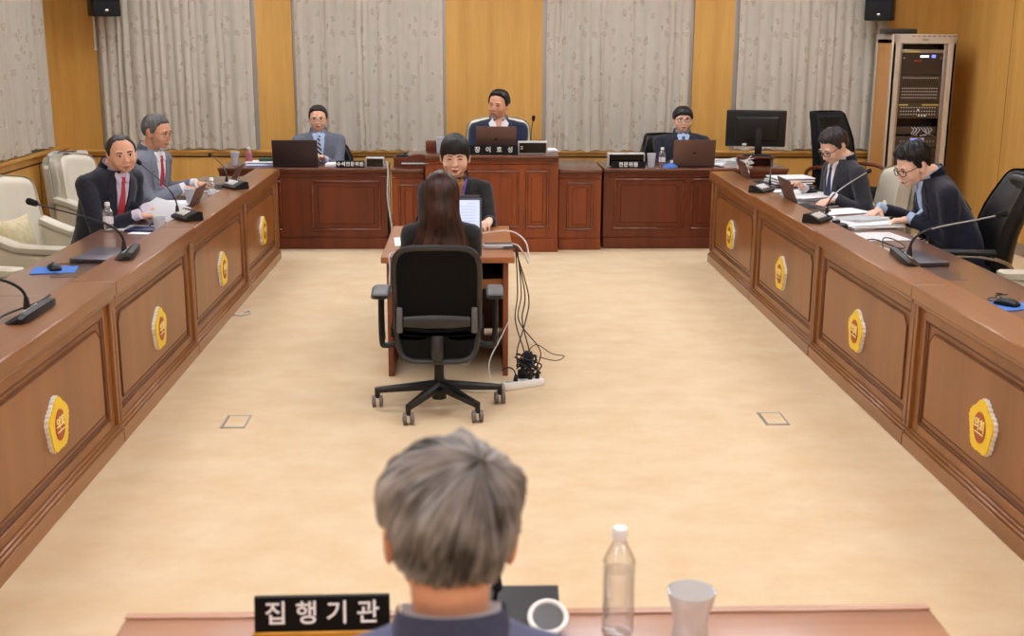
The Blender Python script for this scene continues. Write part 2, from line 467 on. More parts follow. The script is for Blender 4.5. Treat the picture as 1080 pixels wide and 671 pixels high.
def curtain(name, p0, p1, z0, z1, seed, label, depth=.055, gaps=()):
    """pleated hanging cloth from p0 to p1 (xy), the room on the right hand of p0->p1"""
    rnd = random.Random(seed)
    p0, p1 = V((p0[0], p0[1], 0)), V((p1[0], p1[1], 0))
    d = (p1 - p0); Lg = d.length; d.normalize(); nrm = V((d.y, -d.x, 0))
    t = thing(name, label, 'curtain', (p0 + p1) / 2 + V((0, 0, z0)), 0)
    org = V(t.location)
    n = int(Lg / .011); rows = 14
    # fold positions
    folds = []; x = 0
    while x < Lg:
        w = rnd.uniform(.05, .14); folds.append((x, w, rnd.uniform(.35, 1.0), rnd.uniform(-.03, .03))); x += w
    def off(s, fz):
        for (a, w, amp, drift) in folds:
            b = a + drift * (1 - fz); 
            if b <= s < b + w:
                u = (s - b) / w
                return depth * amp * (math.sin(PI * u) ** 0.9) * (.75 + .35 * (1 - fz))
        return 0
    m = MB(); uvl = m.bm.loops.layers.uv.new('UVMap')
    grid = []
    for j in range(rows + 1):
        fz = j / rows; row = []
        for i in range(n + 1):
            s = Lg * i / n
            o = off(s, fz)
            wob = .006 * noise.noise(V((s * 3, fz * 3, seed)))
            z = z0 + (z1 - z0) * fz
            if j == 0: z += .02 * noise.noise(V((s * 5, 1.3, seed))) + .008 * math.sin(s * 40)
            p = p0 + d * (s + wob) + nrm * (o - .02 + wob) + V((0, 0, z)) - org
            row.append((m.bm.verts.new(p), (s * 1.5, z)))
        grid.append(row)
    for j in range(rows):
        for i in range(n):
            q = (grid[j][i], grid[j][i + 1], grid[j + 1][i + 1], grid[j + 1][i])
            f = m.bm.faces.new([a[0] for a in q])
            for lp, a in zip(f.loops, q): lp[uvl].uv = a[1]
    bmesh.ops.solidify(m.bm, geom=m.bm.faces[:], thickness=.004)
    m.build('fabric', 'curtain', t, ang=80)
    # sewn hem band
    m = MB(); m.cyl(p0 + nrm * .03 + V((0, 0, z1 + .01)) - org, p1 + nrm * .03 + V((0, 0, z1 + .01)) - org, .014, n=12)
    m.build('curtain_rod', 'aluminium', t)
    return t

def build_curtains():
    y = WB - .045
    specs = [((-3.70, y), (-2.80, y), .775, 3, 'pale patterned curtain left half of back window behind grey-suited profile man'),
             ((-2.81, y), (-2.19, y), .775, 4, 'pale patterned curtain right half of leftmost back window'),
             ((-1.76, y), (-.92, y), .765, 5, 'pale patterned curtain behind the man in grey suit and striped tie'),
             ((-.94, y), (-.28, y), .76, 6, 'pale patterned curtain just left of the wall behind the chairman'),
             ((.77, y), (1.62, y), .765, 7, 'pale patterned curtain just right of the wall behind the chairman'),
             ((1.60, y), (2.22, y), .765, 8, 'pale patterned curtain behind the man with fringe and blue tie'),
             ((2.72, y), (3.55, y), .78, 9, 'pale patterned curtain behind the large black monitor'),
             ((3.53, y), (4.22, y), .78, 10, 'pale patterned curtain beside the equipment rack')]
    for a, b, z, s, lab in specs: curtain('curtain', a, b, z, 2.66, s, lab)
    xl = WL + .055
    curtain('curtain', (xl, 9.2), (xl, 11.2), .83, 2.66, 21, 'pale patterned curtain on the left wall at the picture edge')
    curtain('curtain', (xl, 11.18), (xl, 11.87), .845, 2.66, 22, 'narrow pale patterned curtain on the left wall nearest the corner')

# ------------------------------------------------------------------ member desks
def emblem(parent, x, y, z, side, T):
    """council badge: scalloped yellow flower plate; side=+1 faces +X"""
    pts = []
    n = 180
    for i in range(n):
        a = 2 * PI * i / n
        r = .108 * (1 + .075 * math.cos(5 * (a - PI / 2))) + .006 * abs(math.sin(15 * (a - PI / 2)))
        pts.append((r * math.cos(a), r * math.sin(a)))
    # local plate frame: x right, y up, z out of the desk
    if side > 0: B = Matrix(((0, 0, 1, 0), (1, 0, 0, 0), (0, 1, 0, 0), (0, 0, 0, 1)))
    else: B = Matrix(((0, 0, -1, 0), (-1, 0, 0, 0), (0, 1, 0, 0), (0, 0, 0, 1)))
    P = T @ TR((x, y, z)) @ B
    m = MB(); m.prism(pts, .016, P); e = m.build('emblem', 'emblem_rim', parent, ang=50)
    e['label'] = 'yellow flower-shaped council badge with a brown centre'
    m = MB(); m.prism([(a * .965, b * .965) for a, b in pts], .006, P @ TR((0, 0, .016))); m.build('badge_face', 'yellow', e, ang=50)
    m = MB(); m.prism([(.055 * math.cos(2 * PI * i / 48), .065 * math.sin(2 * PI * i / 48)) for i in range(48)], .003, P @ TR((0, 0, .022))); m.build('disc', 'emblem_red', e)
    text_mesh('의회', .054, .0012, 'lettering', 'emblem_text', e, P @ TR((0, .008, .0262)), bold=.0012)
    m = MB(); m.box((-.04, -.026, .025), (.04, -.021, .027), mat=P); m.build('underline', 'emblem_text', e, smooth=False)
    return e

def member_desk(y0, y1, side, label, group):
    """side=+1: desk on the left, face towards +X at X=-1.66; side=-1 on the right, face at X=2.06"""
    fx = -1.66 if side > 0 else 2.06
    def X(d): return fx - side * d        # d: distance behind the front face
    t = thing('member_desk', label, 'desk', (X(.3), (y0 + y1) / 2, 0), 0, group)
    o = V(t.location)
    T = TR(-o)
    g = .006
    a, b = y0 + g, y1 - g
    def bx(m, d0, d1, ya, yb, z0, z1, bev=0.0):
        x0, x1 = sorted((X(d0), X(d1)))
        m.box((x0, ya, z0), (x1, yb, z1), bev, mat=T)
    m = MB(); bx(m, .045, .075, a, b, .0, .70); m.build('front_panel', 'desk', t)
    m = MB()
    bx(m, .0, .05, a, b, .0, .07, .003); bx(m, .008, .05, a, b, .07, .085, .005); bx(m, .018, .05, a, b, .085, .098, .005)
    m.build('plinth', 'desk_h', t)
    m = MB()
    bx(m, .03, .05, a, a + .09, .098, .70, .003); bx(m, .03, .05, b - .09, b, .098, .70, .003)
    bx(m, .03, .05, a + .09, b - .09, .64, .70, .003); bx(m, .03, .05, a + .09, b - .09, .098, .14, .003)
    # edge pilasters by the joints
    bx(m, .012, .05, a, a + .03, .098, .70, .004); bx(m, .012, .05, b - .03, b, .098, .70, .004)
    m.build('panel_frame', 'desk', t)
    m = MB(); w = .016; A, B_ = a + .09, b - .09
    bx(m, .036, .05, A, A + w, .14, .64, .005); bx(m, .036, .05, B_ - w, B_, .14, .64, .005)
    bx(m, .036, .05, A, B_, .624, .64, .005); bx(m, .036, .05, A, B_, .14, .156, .005)
    m.build('moulding', 'desk_groove', t)
    # raised field with notched upper corners and beaded edge
    m = MB(); c = .045; A2, B2, z0, z1 = A + .05, B_ - .05, .185, .60
    poly = [(A2, z0), (B2, z0), (B2, z1 - c), (B2 - c * .5, z1 - c * .5), (B2 - c, z1), (A2 + c, z1), (A2 + c * .5, z1 - c * .5), (A2, z1 - c)]
    tb = bmesh.new(); vs = [tb.verts.new((X(.046), p[0], p[1])) for p in poly]; f = tb.faces.new(vs)
    r = bmesh.ops.extrude_face_region(tb, geom=[f])
    top = [q for q in r['geom'] if isinstance(q, bmesh.types.BMVert)]
    cc = V((0, (A2 + B2) / 2, (z0 + z1) / 2))
    for v in top:
        v.co.x = X(.035)
        v.co.y += .006 if v.co.y < cc.y else -.006
        v.co.z += .006 if v.co.z < cc.z else -.006
    m.merge(tb, T); m.build('raised_field', 'desk', t, ang=20)
    m = MB()
    m.tube([T @ V((X(.037), p[0], p[1])) for p in poly], .0032, 6, closed=True)
    m.build('bead', 'desk_groove', t)
    # ledge beam and worktop
    m = MB()
    bx(m, -.012, .20, y0 + .0015, y1 - .0015, .722, .786, .006); bx(m, -.002, .19, a, b, .700, .724, .006)
    m.build('ledge', 'desk_h', t)
    m = MB(); bx(m, .19, .655, y0 + .001, y1 - .001, .69, .72, .004)
    m.build('worktop', 'desktop', t)
    m = MB(); bx(m, .16, .62, a, a + .02, 0, .69); bx(m, .16, .62, b - .02, b, 0, .69); bx(m, .15, .17, a, b, .05, .69)
    m.build('side_panel', 'desk', t)
    # flush screen lid in the worktop
    m = MB(); yc = (y0 + y1) / 2
    bx(m, .215, .44, yc - .38, yc + .38, .719, .7225, .001); m.build('inset_lid', 'screen_lid', t)
    # badge a little past the middle of the panel
    emblem(t, X(.035), yc + .02, .357, side, T)
    return t

def build_member_desks():
    M['screen_lid'] = pbr('inset_lid', (104, 84, 76), 0.28, coat=.4)
    L = [10.30, 8.82, 7.07, 5.45, 3.81, 2.25]
    ordn = ['farthest in the left row, touching the back bench', 'left row, before the grey-suited man in profile',
            'left row, before the man with red tie',
            'left row, carrying the blue mouse mat',
            'nearest in the left row, cut by the picture edge']
    for i in range(5): member_desk(L[i + 1], L[i], 1, 'panelled desk with badge, ' + ordn[i], 'left row of member desks')
    Rr = [10.13, 8.54, 6.95, 5.33, 3.70, 2.15]
    ordn = ['farthest in the right row, touching the back bench', 'right row, before the charcoal-suited man',
            'right row, before the man bent over papers',
            'right row, its blue mouse mat at the picture edge',
            'nearest in the right row, past the lower corner']
    for i in range(5): member_desk(Rr[i + 1], Rr[i], -1, 'panelled desk with badge, ' + ordn[i], 'right row of member desks')

# ------------------------------------------------------------------ back benches
def bench(name, label, x0, x1, yf, depth, h, panels, mat, plinth=.1, topmat='bench_top', lip=.02, band=.04):
    t = thing(name, label, 'desk', ((x0 + x1) / 2, yf, 0), 0)
    T = TR(-V(t.location))
    m = MB(); m.box((x0, yf + .02, 0), (x1, yf + .05, h - .03), mat=T)
    m.build('front_panel', mat, t)
    m = MB(); m.box((x0, yf, 0), (x1, yf + .04, plinth), .004, mat=T); m.box((x0, yf + .008, plinth), (x1, yf + .04, plinth + .012), .005, mat=T)
    m.build('plinth', mat, t)
    m = MB(); m.box((x0, yf + .05, 0), (x0 + .02, yf + depth - .02, h - .03), mat=T); m.box((x1 - .02, yf + .05, 0), (x1, yf + depth - .02, h - .03), mat=T)
    m.build('side_panel', mat, t)
    m = MB(); m.box((x0 - .006, yf - lip, h - .028), (x1 + .006, yf + depth, h), .008, 2, mat=T)
    m.box((x0, yf - lip * .4, h - .045), (x1, yf + .03, h - .028), .006, mat=T)
    m.build('worktop', topmat, t)
    for (a, b, z0, z1) in panels:
        # frame strips
        m = MB(); w = .02
        m.box((a, yf + .004, z0), (a + w, yf + .022, z1), .006, mat=T); m.box((b - w, yf + .004, z0), (b, yf + .022, z1), .006, mat=T)
        m.box((a, yf + .000, z1 - w), (b, yf + .022, z1), .009, 2, mat=T); m.box((a, yf + .000, z0), (b, yf + .022, z0 + w), .009, 2, mat=T)
        f = m.build('panel_frame', 'bench_moulding', t)
        i = .058 if b - a > .3 else .05; c = .015
        A, B_, Z0, Z1 = a + i, b - i, z0 + i, z1 - i
        poly = [(A, Z0), (B_, Z0), (B_, Z1 - c), (B_ - c, Z1), (A + c, Z1), (A, Z1 - c)]
        tb = bmesh.new(); vs = [tb.verts.new((p[0], yf + .021, p[1])) for p in poly]; fc = tb.faces.new(vs)
        r = bmesh.ops.extrude_face_region(tb, geom=[fc])
        cx, cz = (A + B_) / 2, (Z0 + Z1) / 2
        for v in r['geom']:
            if isinstance(v, bmesh.types.BMVert):
                v.co.y = yf + .010; v.co.x += .008 * (1 if v.co.x < cx else -1); v.co.z += .008 * (1 if v.co.z < cz else -1)
        m = MB(); m.merge(tb, T)
        m.build('raised_field', mat, f, ang=20)
    if band:
        m = MB(); m.box((x0, yf + .006, h - .085), (x1, yf + .022, h - .075), .004, mat=T); m.build('moulding', 'bench_moulding', t)
    return t

def build_benches():
    bench('bench_desk', 'dark reddish panelled desk at left of the back row, grey-suited man behind', -2.27, -.765, 10.77, .55, .742,
          [(-2.23, -1.72, .17, .63), (-1.45, -.82, .17, .63)], 'bench_dark')
    bench('side_cabinet', 'narrow low panelled cabinet left of the chairman desk, with wooden boxes on top', -.715, -.43, 10.73, .85, .735,
          [(-.655, -.47, .17, .60)], 'bench')
    bench('chairman_desk', 'tall reddish panelled central desk, chairman seated behind with black nameplate', -.405, .785, 10.60, .75, .875,
          [(-.33, -.10, .22, .74), (-.06, .43, .22, .74), (.49, .70, .22, .74)], 'bench', plinth=.12)
    bench('side_cabinet', 'narrow low panelled cabinet right of the chairman desk, bare on top', .80, 1.185, 10.71, .85, .737,
          [(.87, 1.11, .18, .62)], 'bench')
    bench('bench_desk', 'dark reddish panelled desk at right of the back row, man with blue tie behind', 1.215, 2.90, 10.77, .6, .742,
          [(1.31, 1.96, .18, .65), (2.02, 2.5, .18, .65), (2.54, 2.86, .18, .65)], 'bench_dark')

def build_center_desk():
    x0, x1, y0, y1, h = -.505, .245, 6.53, 7.66, .70
    t = thing('clerk_desk', 'light brown wooden clerk desk in the middle of the carpet', 'desk', ((x0 + x1) / 2, (y0 + y1) / 2, 0))
    T = TR(-V(t.location))
    m = MB(); m.box((x0, y0, h - .035), (x1, y1, h), .004, mat=T); m.build('tabletop', 'oak', t)
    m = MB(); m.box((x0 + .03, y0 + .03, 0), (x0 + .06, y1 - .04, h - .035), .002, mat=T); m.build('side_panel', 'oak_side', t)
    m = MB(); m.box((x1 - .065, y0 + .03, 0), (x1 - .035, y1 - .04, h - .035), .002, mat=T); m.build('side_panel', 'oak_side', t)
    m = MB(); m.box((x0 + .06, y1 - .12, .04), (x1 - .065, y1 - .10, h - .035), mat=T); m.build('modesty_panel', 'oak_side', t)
    m = MB(); m.box((x0 + .06, y0 + .10, h - .20), (x1 - .065, y1 - .2, h - .18), mat=T)
    m.box((x0 + .06, y0 + .10, h - .18), (x1 - .065, y0 + .115, h - .145), mat=T); m.build('shelf', 'oak', t)

# ------------------------------------------------------------------ chairs
def rbox(m, c, s, r, seg=4, mat=None, fn=None, cuts=0):
    t = bmesh.new(); bmesh.ops.create_cube(t, size=1)
    for v in t.verts: v.co = V((v.co.x * s[0], v.co.y * s[1], v.co.z * s[2]))
    if cuts: bmesh.ops.subdivide_edges(t, edges=t.edges[:], cuts=cuts, use_grid_fill=True)
    be = [e for e in t.edges if e.calc_face_angle(0) > .5]
    bmesh.ops.bevel(t, geom=be, offset=min(r, min(s) * .49), segments=seg, profile=.5, affect='EDGES')
    if fn:
        for v in t.verts: v.co = V(fn(v.co))
    for v in t.verts: v.co += V(c)
    return m.merge(t, mat)

def cream_chair(label, loc, rz):
    """front faces -Y; origin on the floor under the seat"""
    t = thing('armchair', label, 'chair', loc, rz, 'cream leather armchairs')
    m = MB(); rbox(m, (0, -.02, .41), (.52, .54, .13), .05); m.build('seat_cushion', 'cream', t)
    def back(c):
        x, y, z = c
        k = (x / .36) ** 2
        return (x * (1 - .10 * max(0, z) / .3), y - .10 * k + .22 * (z + .3) * .6, z - .05 * k * (1 if z > 0 else 0))
    m = MB(); rbox(m, (0, .27, .70), (.66, .13, .62), .06, 5, fn=back, cuts=6); m.build('backrest', 'cream', t)
    m = MB(); rbox(m, (0, .345, .62), (.70, .06, .74), .03, 3, fn=back, cuts=6); m.build('back_shell', 'cream_side', t)
    for s in (-1, 1):
        def arm(c, s=s):
            x, y, z = c
            return (x + s * .02 * (z + .2), y, z + .10 * sstep(-.05, .32, y) * (1 if z > 0 else 0))
        m = MB(); rbox(m, (s * .315, -.02, .37), (.09, .60, .42), .035, 3, fn=arm, cuts=5); a = m.build('armrest', 'cream_side', t)
        def pad(c, s=s):
            x, y, z = c
            return (x, y, z + .10 * sstep(-.05, .32, y))
        m = MB(); rbox(m, (s * .322, -.03, .595), (.115, .63, .05), .024, 4, fn=pad, cuts=5); m.build('arm_pad', 'cream', a)
    m = MB(); m.box((-.27, -.26, .2), (.27, .25, .35), .02, 2); m.build('seat_frame', 'cream_side', t)
    m = MB(); m.cyl((0, 0, .07), (0, 0, .2), .03); m.build('column', 'black_plastic', t)
    m = MB()
    for k in range(5):
        a = 2 * PI * k / 5 + .3
        m.capsule((0, 0, .085), (.27 * math.cos(a), .27 * math.sin(a), .06), .025, .016, 10)
        m.ell((.27 * math.cos(a), .27 * math.sin(a), .027), (.02, .02, .027), u=10, v=8)
    m.build('star_base', 'black_plastic', t)
    return t

def black_chair(label, loc, rz, lean=0.22, wood_arm=False, tall=1.18, mat='black_leather', arms=True):
    t = thing('office_chair', label, 'chair', loc, rz, 'black executive chairs')
    m = MB(); rbox(m, (0, -.02, .46), (.52, .52, .13), .055, 4); m.build('seat', mat, t)
    hh = tall - .50
    def back(c):
        x, y, z = c; f = (z + hh / 2) / hh
        return (x * (1.02 - .22 * sstep(.55, 1, f) - .06 * (1 - f)), y + math.tan(lean) * f * hh - .05 * math.sin(PI * f) - .10 * (x / .3) ** 2, z)
    m = MB(); rbox(m, (0, .24, .50 + hh / 2), (.54, .11, hh), .05, 4, fn=back, cuts=7); bk = m.build('backrest', mat, t)
    def hr(c):
        x, y, z = c; return (x, y - .06 * (x / .25) ** 2, z)
    ty = .24 + math.tan(lean) * hh * .88
    m = MB(); rbox(m, (0, ty - .045, tall - .10), (.36, .09, .15), .04, 4, fn=hr, cuts=3); m.build('headrest', mat, bk)
    for s in ((-1, 1) if arms else ()):
        m = MB()
        if wood_arm:
            m.tube(crom([(s * .27, .26, .52), (s * .30, .22, .68), (s * .30, .0, .72), (s * .30, -.2, .68), (s * .27, -.16, .5), (s * .25, 0, .42)], 6), .018, 8)
            m.build('armrest', 'bench_dark', t)
        else:
            m.tube(crom([(s * .25, -.12, .42), (s * .31, -.2, .52), (s * .31, -.2, .62), (s * .31, .0, .645), (s * .31, .2, .60), (s * .28, .25, .5)], 6), .012, 8)
            a = m.build('armrest', 'chrome', t)
            m = MB(); rbox(m, (s * .31, -.03, .665), (.06, .32, .035), .015, 3); m.build('arm_pad', mat, a)
    m = MB(); m.box((-.16, -.14, .35), (.16, .14, .40), .01); m.build('mechanism', 'black_plastic', t)
    m = MB(); m.ell((.20, .06, .375), (.03, .018, .018)); m.build('tilt_knob', 'orange' if not wood_arm else 'black_plastic', t)
    m = MB(); m.cyl((0, 0, .08), (0, 0, .36), .028); m.build('column', 'chrome', t)
    for k in range(5):
        a = 2 * PI * k / 5 + .3; e = V((.31 * math.cos(a), .31 * math.sin(a), .065))
        m = MB(); m.capsule((0, 0, .09), e, .03, .018, 10); g = m.build('base_arm', 'black_plastic', t)
        m = MB(); m.cyl(e + V((-.02, 0, -.038)), e + V((.02, 0, -.038)), .027); m.build('caster', 'black_plastic', g)
    return t

def mesh_chair():
    t = thing('task_chair', 'black mesh-back swivel chair on five casters, woman with long brown hair seated', 'chair', (-.17, 5.98, 0), PI)
    # front faces -Y locally (desk side after the half turn)
    def outline(w0, w1, z0, z1, n=40, r=.09):
        pts = []
        for i in range(n):
            a = 2 * PI * i / n
            c, s = math.cos(a), math.sin(a)
            e = .36
            x = math.copysign(abs(c) ** e, c); z = math.copysign(abs(s) ** e, s)
            f = (z + 1) / 2
            w = w0 + (w1 - w0) * f
            pts.append((x * w, z0 + (z1 - z0) * f))
        return pts
    def bend(x, z):   # back surface y as function of height and width
        f = (z - .30) / .55
        return .23 + .07 * f * f + .03 * math.sin(PI * min(1, max(0, f))) * -1 - .25 * x * x
    ol = outline(.20, .215, .31, .905)
    m = MB(); m.tube([(x, bend(x, z), z) for x, z in ol], .016, 8, closed=True); fr = m.build('back_frame', 'dark_plastic', t)
    # mesh fabric
    m = MB(); nx, nz = 14, 24
    g = []
    for j in range(nz + 1):
        f = j / nz; row = []
        z = .315 + .585 * f
        zz = (z - .6075) / .2975
        w = (.20 + .015 * f) * max(0, 1 - abs(zz) ** 5.5) ** (1 / 5.5) if abs(zz) < 1 else 0.001
        w = max(w, .05)
        for i in range(nx + 1):
            x = -w + 2 * w * i / nx
            row.append(m.bm.verts.new((x, bend(x, z) + .002, z)))
        g.append(row)
    for j in range(nz):
        for i in range(nx): m.bm.faces.new((g[j][i], g[j][i + 1], g[j + 1][i + 1], g[j + 1][i]))
    bmesh.ops.solidify(m.bm, geom=m.bm.faces[:], thickness=.004)
    m.build('back_mesh', 'black_cloth', t, ang=60)
    # lumbar bar
    m = MB()
    m.loft([[(x, .235 + .035 + .012 * math.cos(a) - .25 * x * x * 1.2,   .525 + (.024 + .010 * math.cos(x * 9)) * math.sin(a)) for a in [2 * PI * k / 12 for k in range(12)]] for x in [-.165 + .33 * i / 16 for i in range(17)]])
    m.build('lumbar_support', 'dark_plastic', t)
    for s in (-1, 1):
        m = MB(); rbox(m, (s * .185, .25, .53), (.03, .03, .13), .008, 2); m.build('lumbar_slider', 'grey_plastic', t)
    def seat(c):
        x, y, z = c; return (x, y, z + .02 * (x / .24) ** 2 - .03 * sstep(.1, .26, -y))
    m = MB(); rbox(m, (0, -.02, .435), (.47, .47, .07), .034, 4, fn=seat, cuts=4); m.build('seat', 'black_cloth', t)
    m = MB(); rbox(m, (0, -.0, .385), (.40, .40, .04), .018, 3); m.build('seat_shell', 'black_plastic', t)
    m = MB(); m.tube(crom([(0, .02, .35), (0, .18, .33), (0, .27, .36), (0, .255, .45)], 6), .032, 10); m.build('back_stem', 'dark_plastic', t)
    for s in (-1, 1):
        m = MB(); m.tube(crom([(s * .19, .02, .36), (s * .27, .03, .345), (s * .292, .03, .38), (s * .292, .03, .62)], 6), .015, 8)
        m.tube(crom([(s * .292, -.05, .62), (s * .292, -.045, .45), (s * .285, -.0, .37)], 6), .011, 8)
        a = m.build('armrest', 'black_plastic', t)
        def pad(c, s=s):
            x, y, z = c; return (x * (1.1 - .5 * abs(y)), y, z - .012 * (y / .12) ** 2)
        m = MB(); rbox(m, (s * .292, -.0, .632), (.085, .25, .03), .014, 3, fn=pad, cuts=3); m.build('arm_pad', 'grey_plastic', a)
    m = MB(); rbox(m, (0, .02, .35), (.16, .2, .05), .015, 2); m.build('mechanism', 'black_plastic', t)
    m = MB(); m.cyl((0, 0, .06), (0, 0, .33), .026); m.cyl((0, 0, .05), (0, 0, .14), .038); m.build('gas_column', 'black_plastic', t)
    # five legs: world casters near (-.49,5.99) (-.34,5.65) (.05,5.67) (.13,6.05)
    for k, a in enumerate([R(178), R(243), R(308), R(10), R(90)]):
        e = V((.325 * math.cos(a), .325 * math.sin(a), .085))
        e.x, e.y = -e.x, -e.y      # into the turned frame
        m = MB()
        d = V((e.x, e.y, 0)).normalized(); sd = V((-d.y, d.x, 0))
        rings = []
        for f in [0, .15, .4, .7, .92, 1.0]:
            p = d * (.02 + .305 * f) + V((0, 0, .125 - .032 * f)); w = .030 - .014 * f; h = .022 - .008 * f
            rings.append([p + sd * w + V((0, 0, -h)), p + sd * w + V((0, 0, h * .4)), p + sd * w * .5 + V((0, 0, h)), p - sd * w * .5 + V((0, 0, h)), p - sd * w + V((0, 0, h * .4)), p - sd * w + V((0, 0, -h))])
        m.loft(rings); m.cyl(e + V((0, 0, .02)), e + V((0, 0, -.035)), .014, n=10)
        leg = m.build('base_arm', 'black_plastic', t)
        for q in (-1, 1):
            c = e + sd.cross(V((0, 0, 1))) * 0 + d * 0
            ax = V((1, .15, 0)).normalized()
            m = MB(); m.cyl(V((e.x, e.y, .031)) + ax * q * .010, V((e.x, e.y, .031)) + ax * q * .026, .031, n=20)
            m.cyl(V((e.x, e.y, .031)) + ax * q * .026, V((e.x, e.y, .031)) + ax * q * .029, .018, n=16)
            m.build('caster', 'mug_rubber', leg)
    return t

def pillow(label, loc, rz, tilt=.25):
    t = MB()
    def fn(c):
        x, y, z = c
        u, v = x / .17, z / .15
        th = (1 - abs(u) ** 3) * (1 - abs(v) ** 3)
        pinch = 1 - .10 * (1 - abs(v)) * abs(u) ** 2 * 0
        return (x * (1 - .12 * (1 - v * v) * abs(u)), y * (.15 + 1.0 * max(0, th)) + .004 * noise.noise(V((x * 30, z * 30, 1))), z * (1 - .12 * (1 - u * u) * abs(v)))
    rbox(t, (0, 0, .0), (.34, .12, .30), .01, 1, fn=fn, cuts=12, mat=RX(-tilt))
    o = t.build('cushion', 'pillow', ang=80)
    o.location = loc; o.rotation_euler = (0, 0, rz)
    return tag(o, label, 'cushion')

def build_chairs():
    # front of a chair faces -Y before turning; +90deg turns it to face +X
    cream_chair('cream leather armchair in which the man with the red tie sits', (-2.78, 7.72, 0), R(78))
    cream_chair('cream leather armchair of the grey-suited man seen in profile', (-2.80, 9.25, 0), R(84))
    cream_chair('vacant cream leather armchair cut off at the left picture edge', (-2.95, 6.42, 0), R(75))
    cream_chair('cream leather armchair of the charcoal-suited man with glasses', (2.80, 8.47, 0), R(-97))
    cream_chair('vacant cream leather armchair cut off at the right picture edge', (3.32, 6.18, 0), R(-95))
    cream_chair('cream leather chair with rounded back in which the chairman sits', (.27, 11.42, 0), 0).scale = (1, 1, 1.14)
    pillow('pale yellow cushion on the armchair behind the man with red tie', (-2.90, 7.60, .62), R(75))
    pillow('pale yellow cushion on the armchair behind the charcoal-suited man', (2.93, 8.28, .62), R(-97))
    black_chair('tall black high-back chair standing vacant between monitor and charcoal-suited man', (3.58, 11.2, 0), R(35), .16, True, 1.22, 'black_cloth')
    black_chair('black leather swivel chair of the man bent over papers', (3.03, 7.15, 0), R(-98), .30, False, 1.12)
    black_chair('black swivel chair of the man with fringe and blue tie', (1.95, 11.55, 0), R(6), .10, False, .98)
    black_chair('black swivel chair of the man in grey suit with striped tie', (-1.42, 11.6, 0), 0, .10, False, .86)
    black_chair('low black chair of the black-haired woman facing the camera', (-.12, 8.22, 0), 0, .1, False, .74, arms=False)
    black_chair('black chair of the grey-haired man in the foreground', (-.03, 1.30, 0), PI, .1, False, .80, arms=False)
    mesh_chair()
# ------------------------------------------------------------------ things on the desks
def laptop(label, loc, rz, w=.36, d=.24, ang=100, lid='laptop', screen='screen_off', group=None, lit=False):
    """hinge line at the origin, keyboard towards -Y, lid rises at +Y side"""
    t = thing('laptop', label, 'laptop', loc, rz, group)
    m = MB(); m.box((-w / 2, -d, 0), (w / 2, 0, .016), .005, 2); m.build('base', 'laptop_grey' if lit else lid, t)
    m = MB()
    for j in range(5):
        for i in range(13):
            x = -w / 2 + .02 + i * (w - .04) / 13; y = -.035 - j * .022
            m.box((x, y - .018, .016), (x + (w - .04) / 13 - .004, y, .018))
    m.box((-.05, -d + .02, .016), (.05, -d + .085, .0168))
    m.build('keyboard', 'key', t, smooth=False)
    A = TR((0, 0, .014)) @ RX(R(-(ang - 90)))      # lid plane: up, tilted away from the user
    m = MB(); m.box((-w / 2, 0, .0), (w / 2, .008, d), .004, 2, mat=A); l = m.build('lid', lid, t)
    m = MB(); m.box((-w / 2 + .004, -.0015, .006), (w / 2 - .004, .0005, d - .004), mat=A); m.build('bezel', 'bezel' if lit else 'screen_off', l, smooth=False)
    if lit:
        m = MB(); m.box((-w / 2 + .012, -.003, .022), (w / 2 - .012, -.0016, d - .012), mat=A); s = m.build('screen', 'screen_on', l, smooth=False)
        m = MB()
        for j in range(9):
            ww = .05 if j == 0 else (.10 if j in (1, 4) else .13)
            m.box((w / 2 - .02 - ww - .02, -.0036, d - .035 - j * .018), (w / 2 - .035, -.0031, d - .0325 - j * .018), mat=A)
        m.build('screen_text', 'screen_ink', l, smooth=False)
    m = MB(); m.lathe([(0, 0), (.014, 0), (.014, .0012), (0, .0012)], n=20); lg = m.build('logo', 'key', l, mat4=A @ TR((0, .008, d * .5)) @ RX(-PI / 2) @ Matrix.Diagonal((1.2, .7, 1, 1)))
    m = MB(); m.cyl((-w / 2 + .04, .002, .012), (w / 2 - .04, .002, .012), .007, n=10); m.build('hinge', 'key', t)
    return t

def closed_laptop(label, loc, rz):
    t = thing('closed_laptop', label, 'laptop', loc, rz)
    m = MB(); m.box((-.18, -.125, .0), (.18, .125, .013), .005, 2); m.build('base', 'laptop_dark', t)
    m = MB(); m.box((-.18, -.125, .0145), (.18, .125, .024), .004, 2); m.build('lid', 'laptop_grey', t)
    m = MB(); m.box((-.15, .119, .010), (.15, .126, .018), .002); m.build('hinge', 'key', t)
    return t

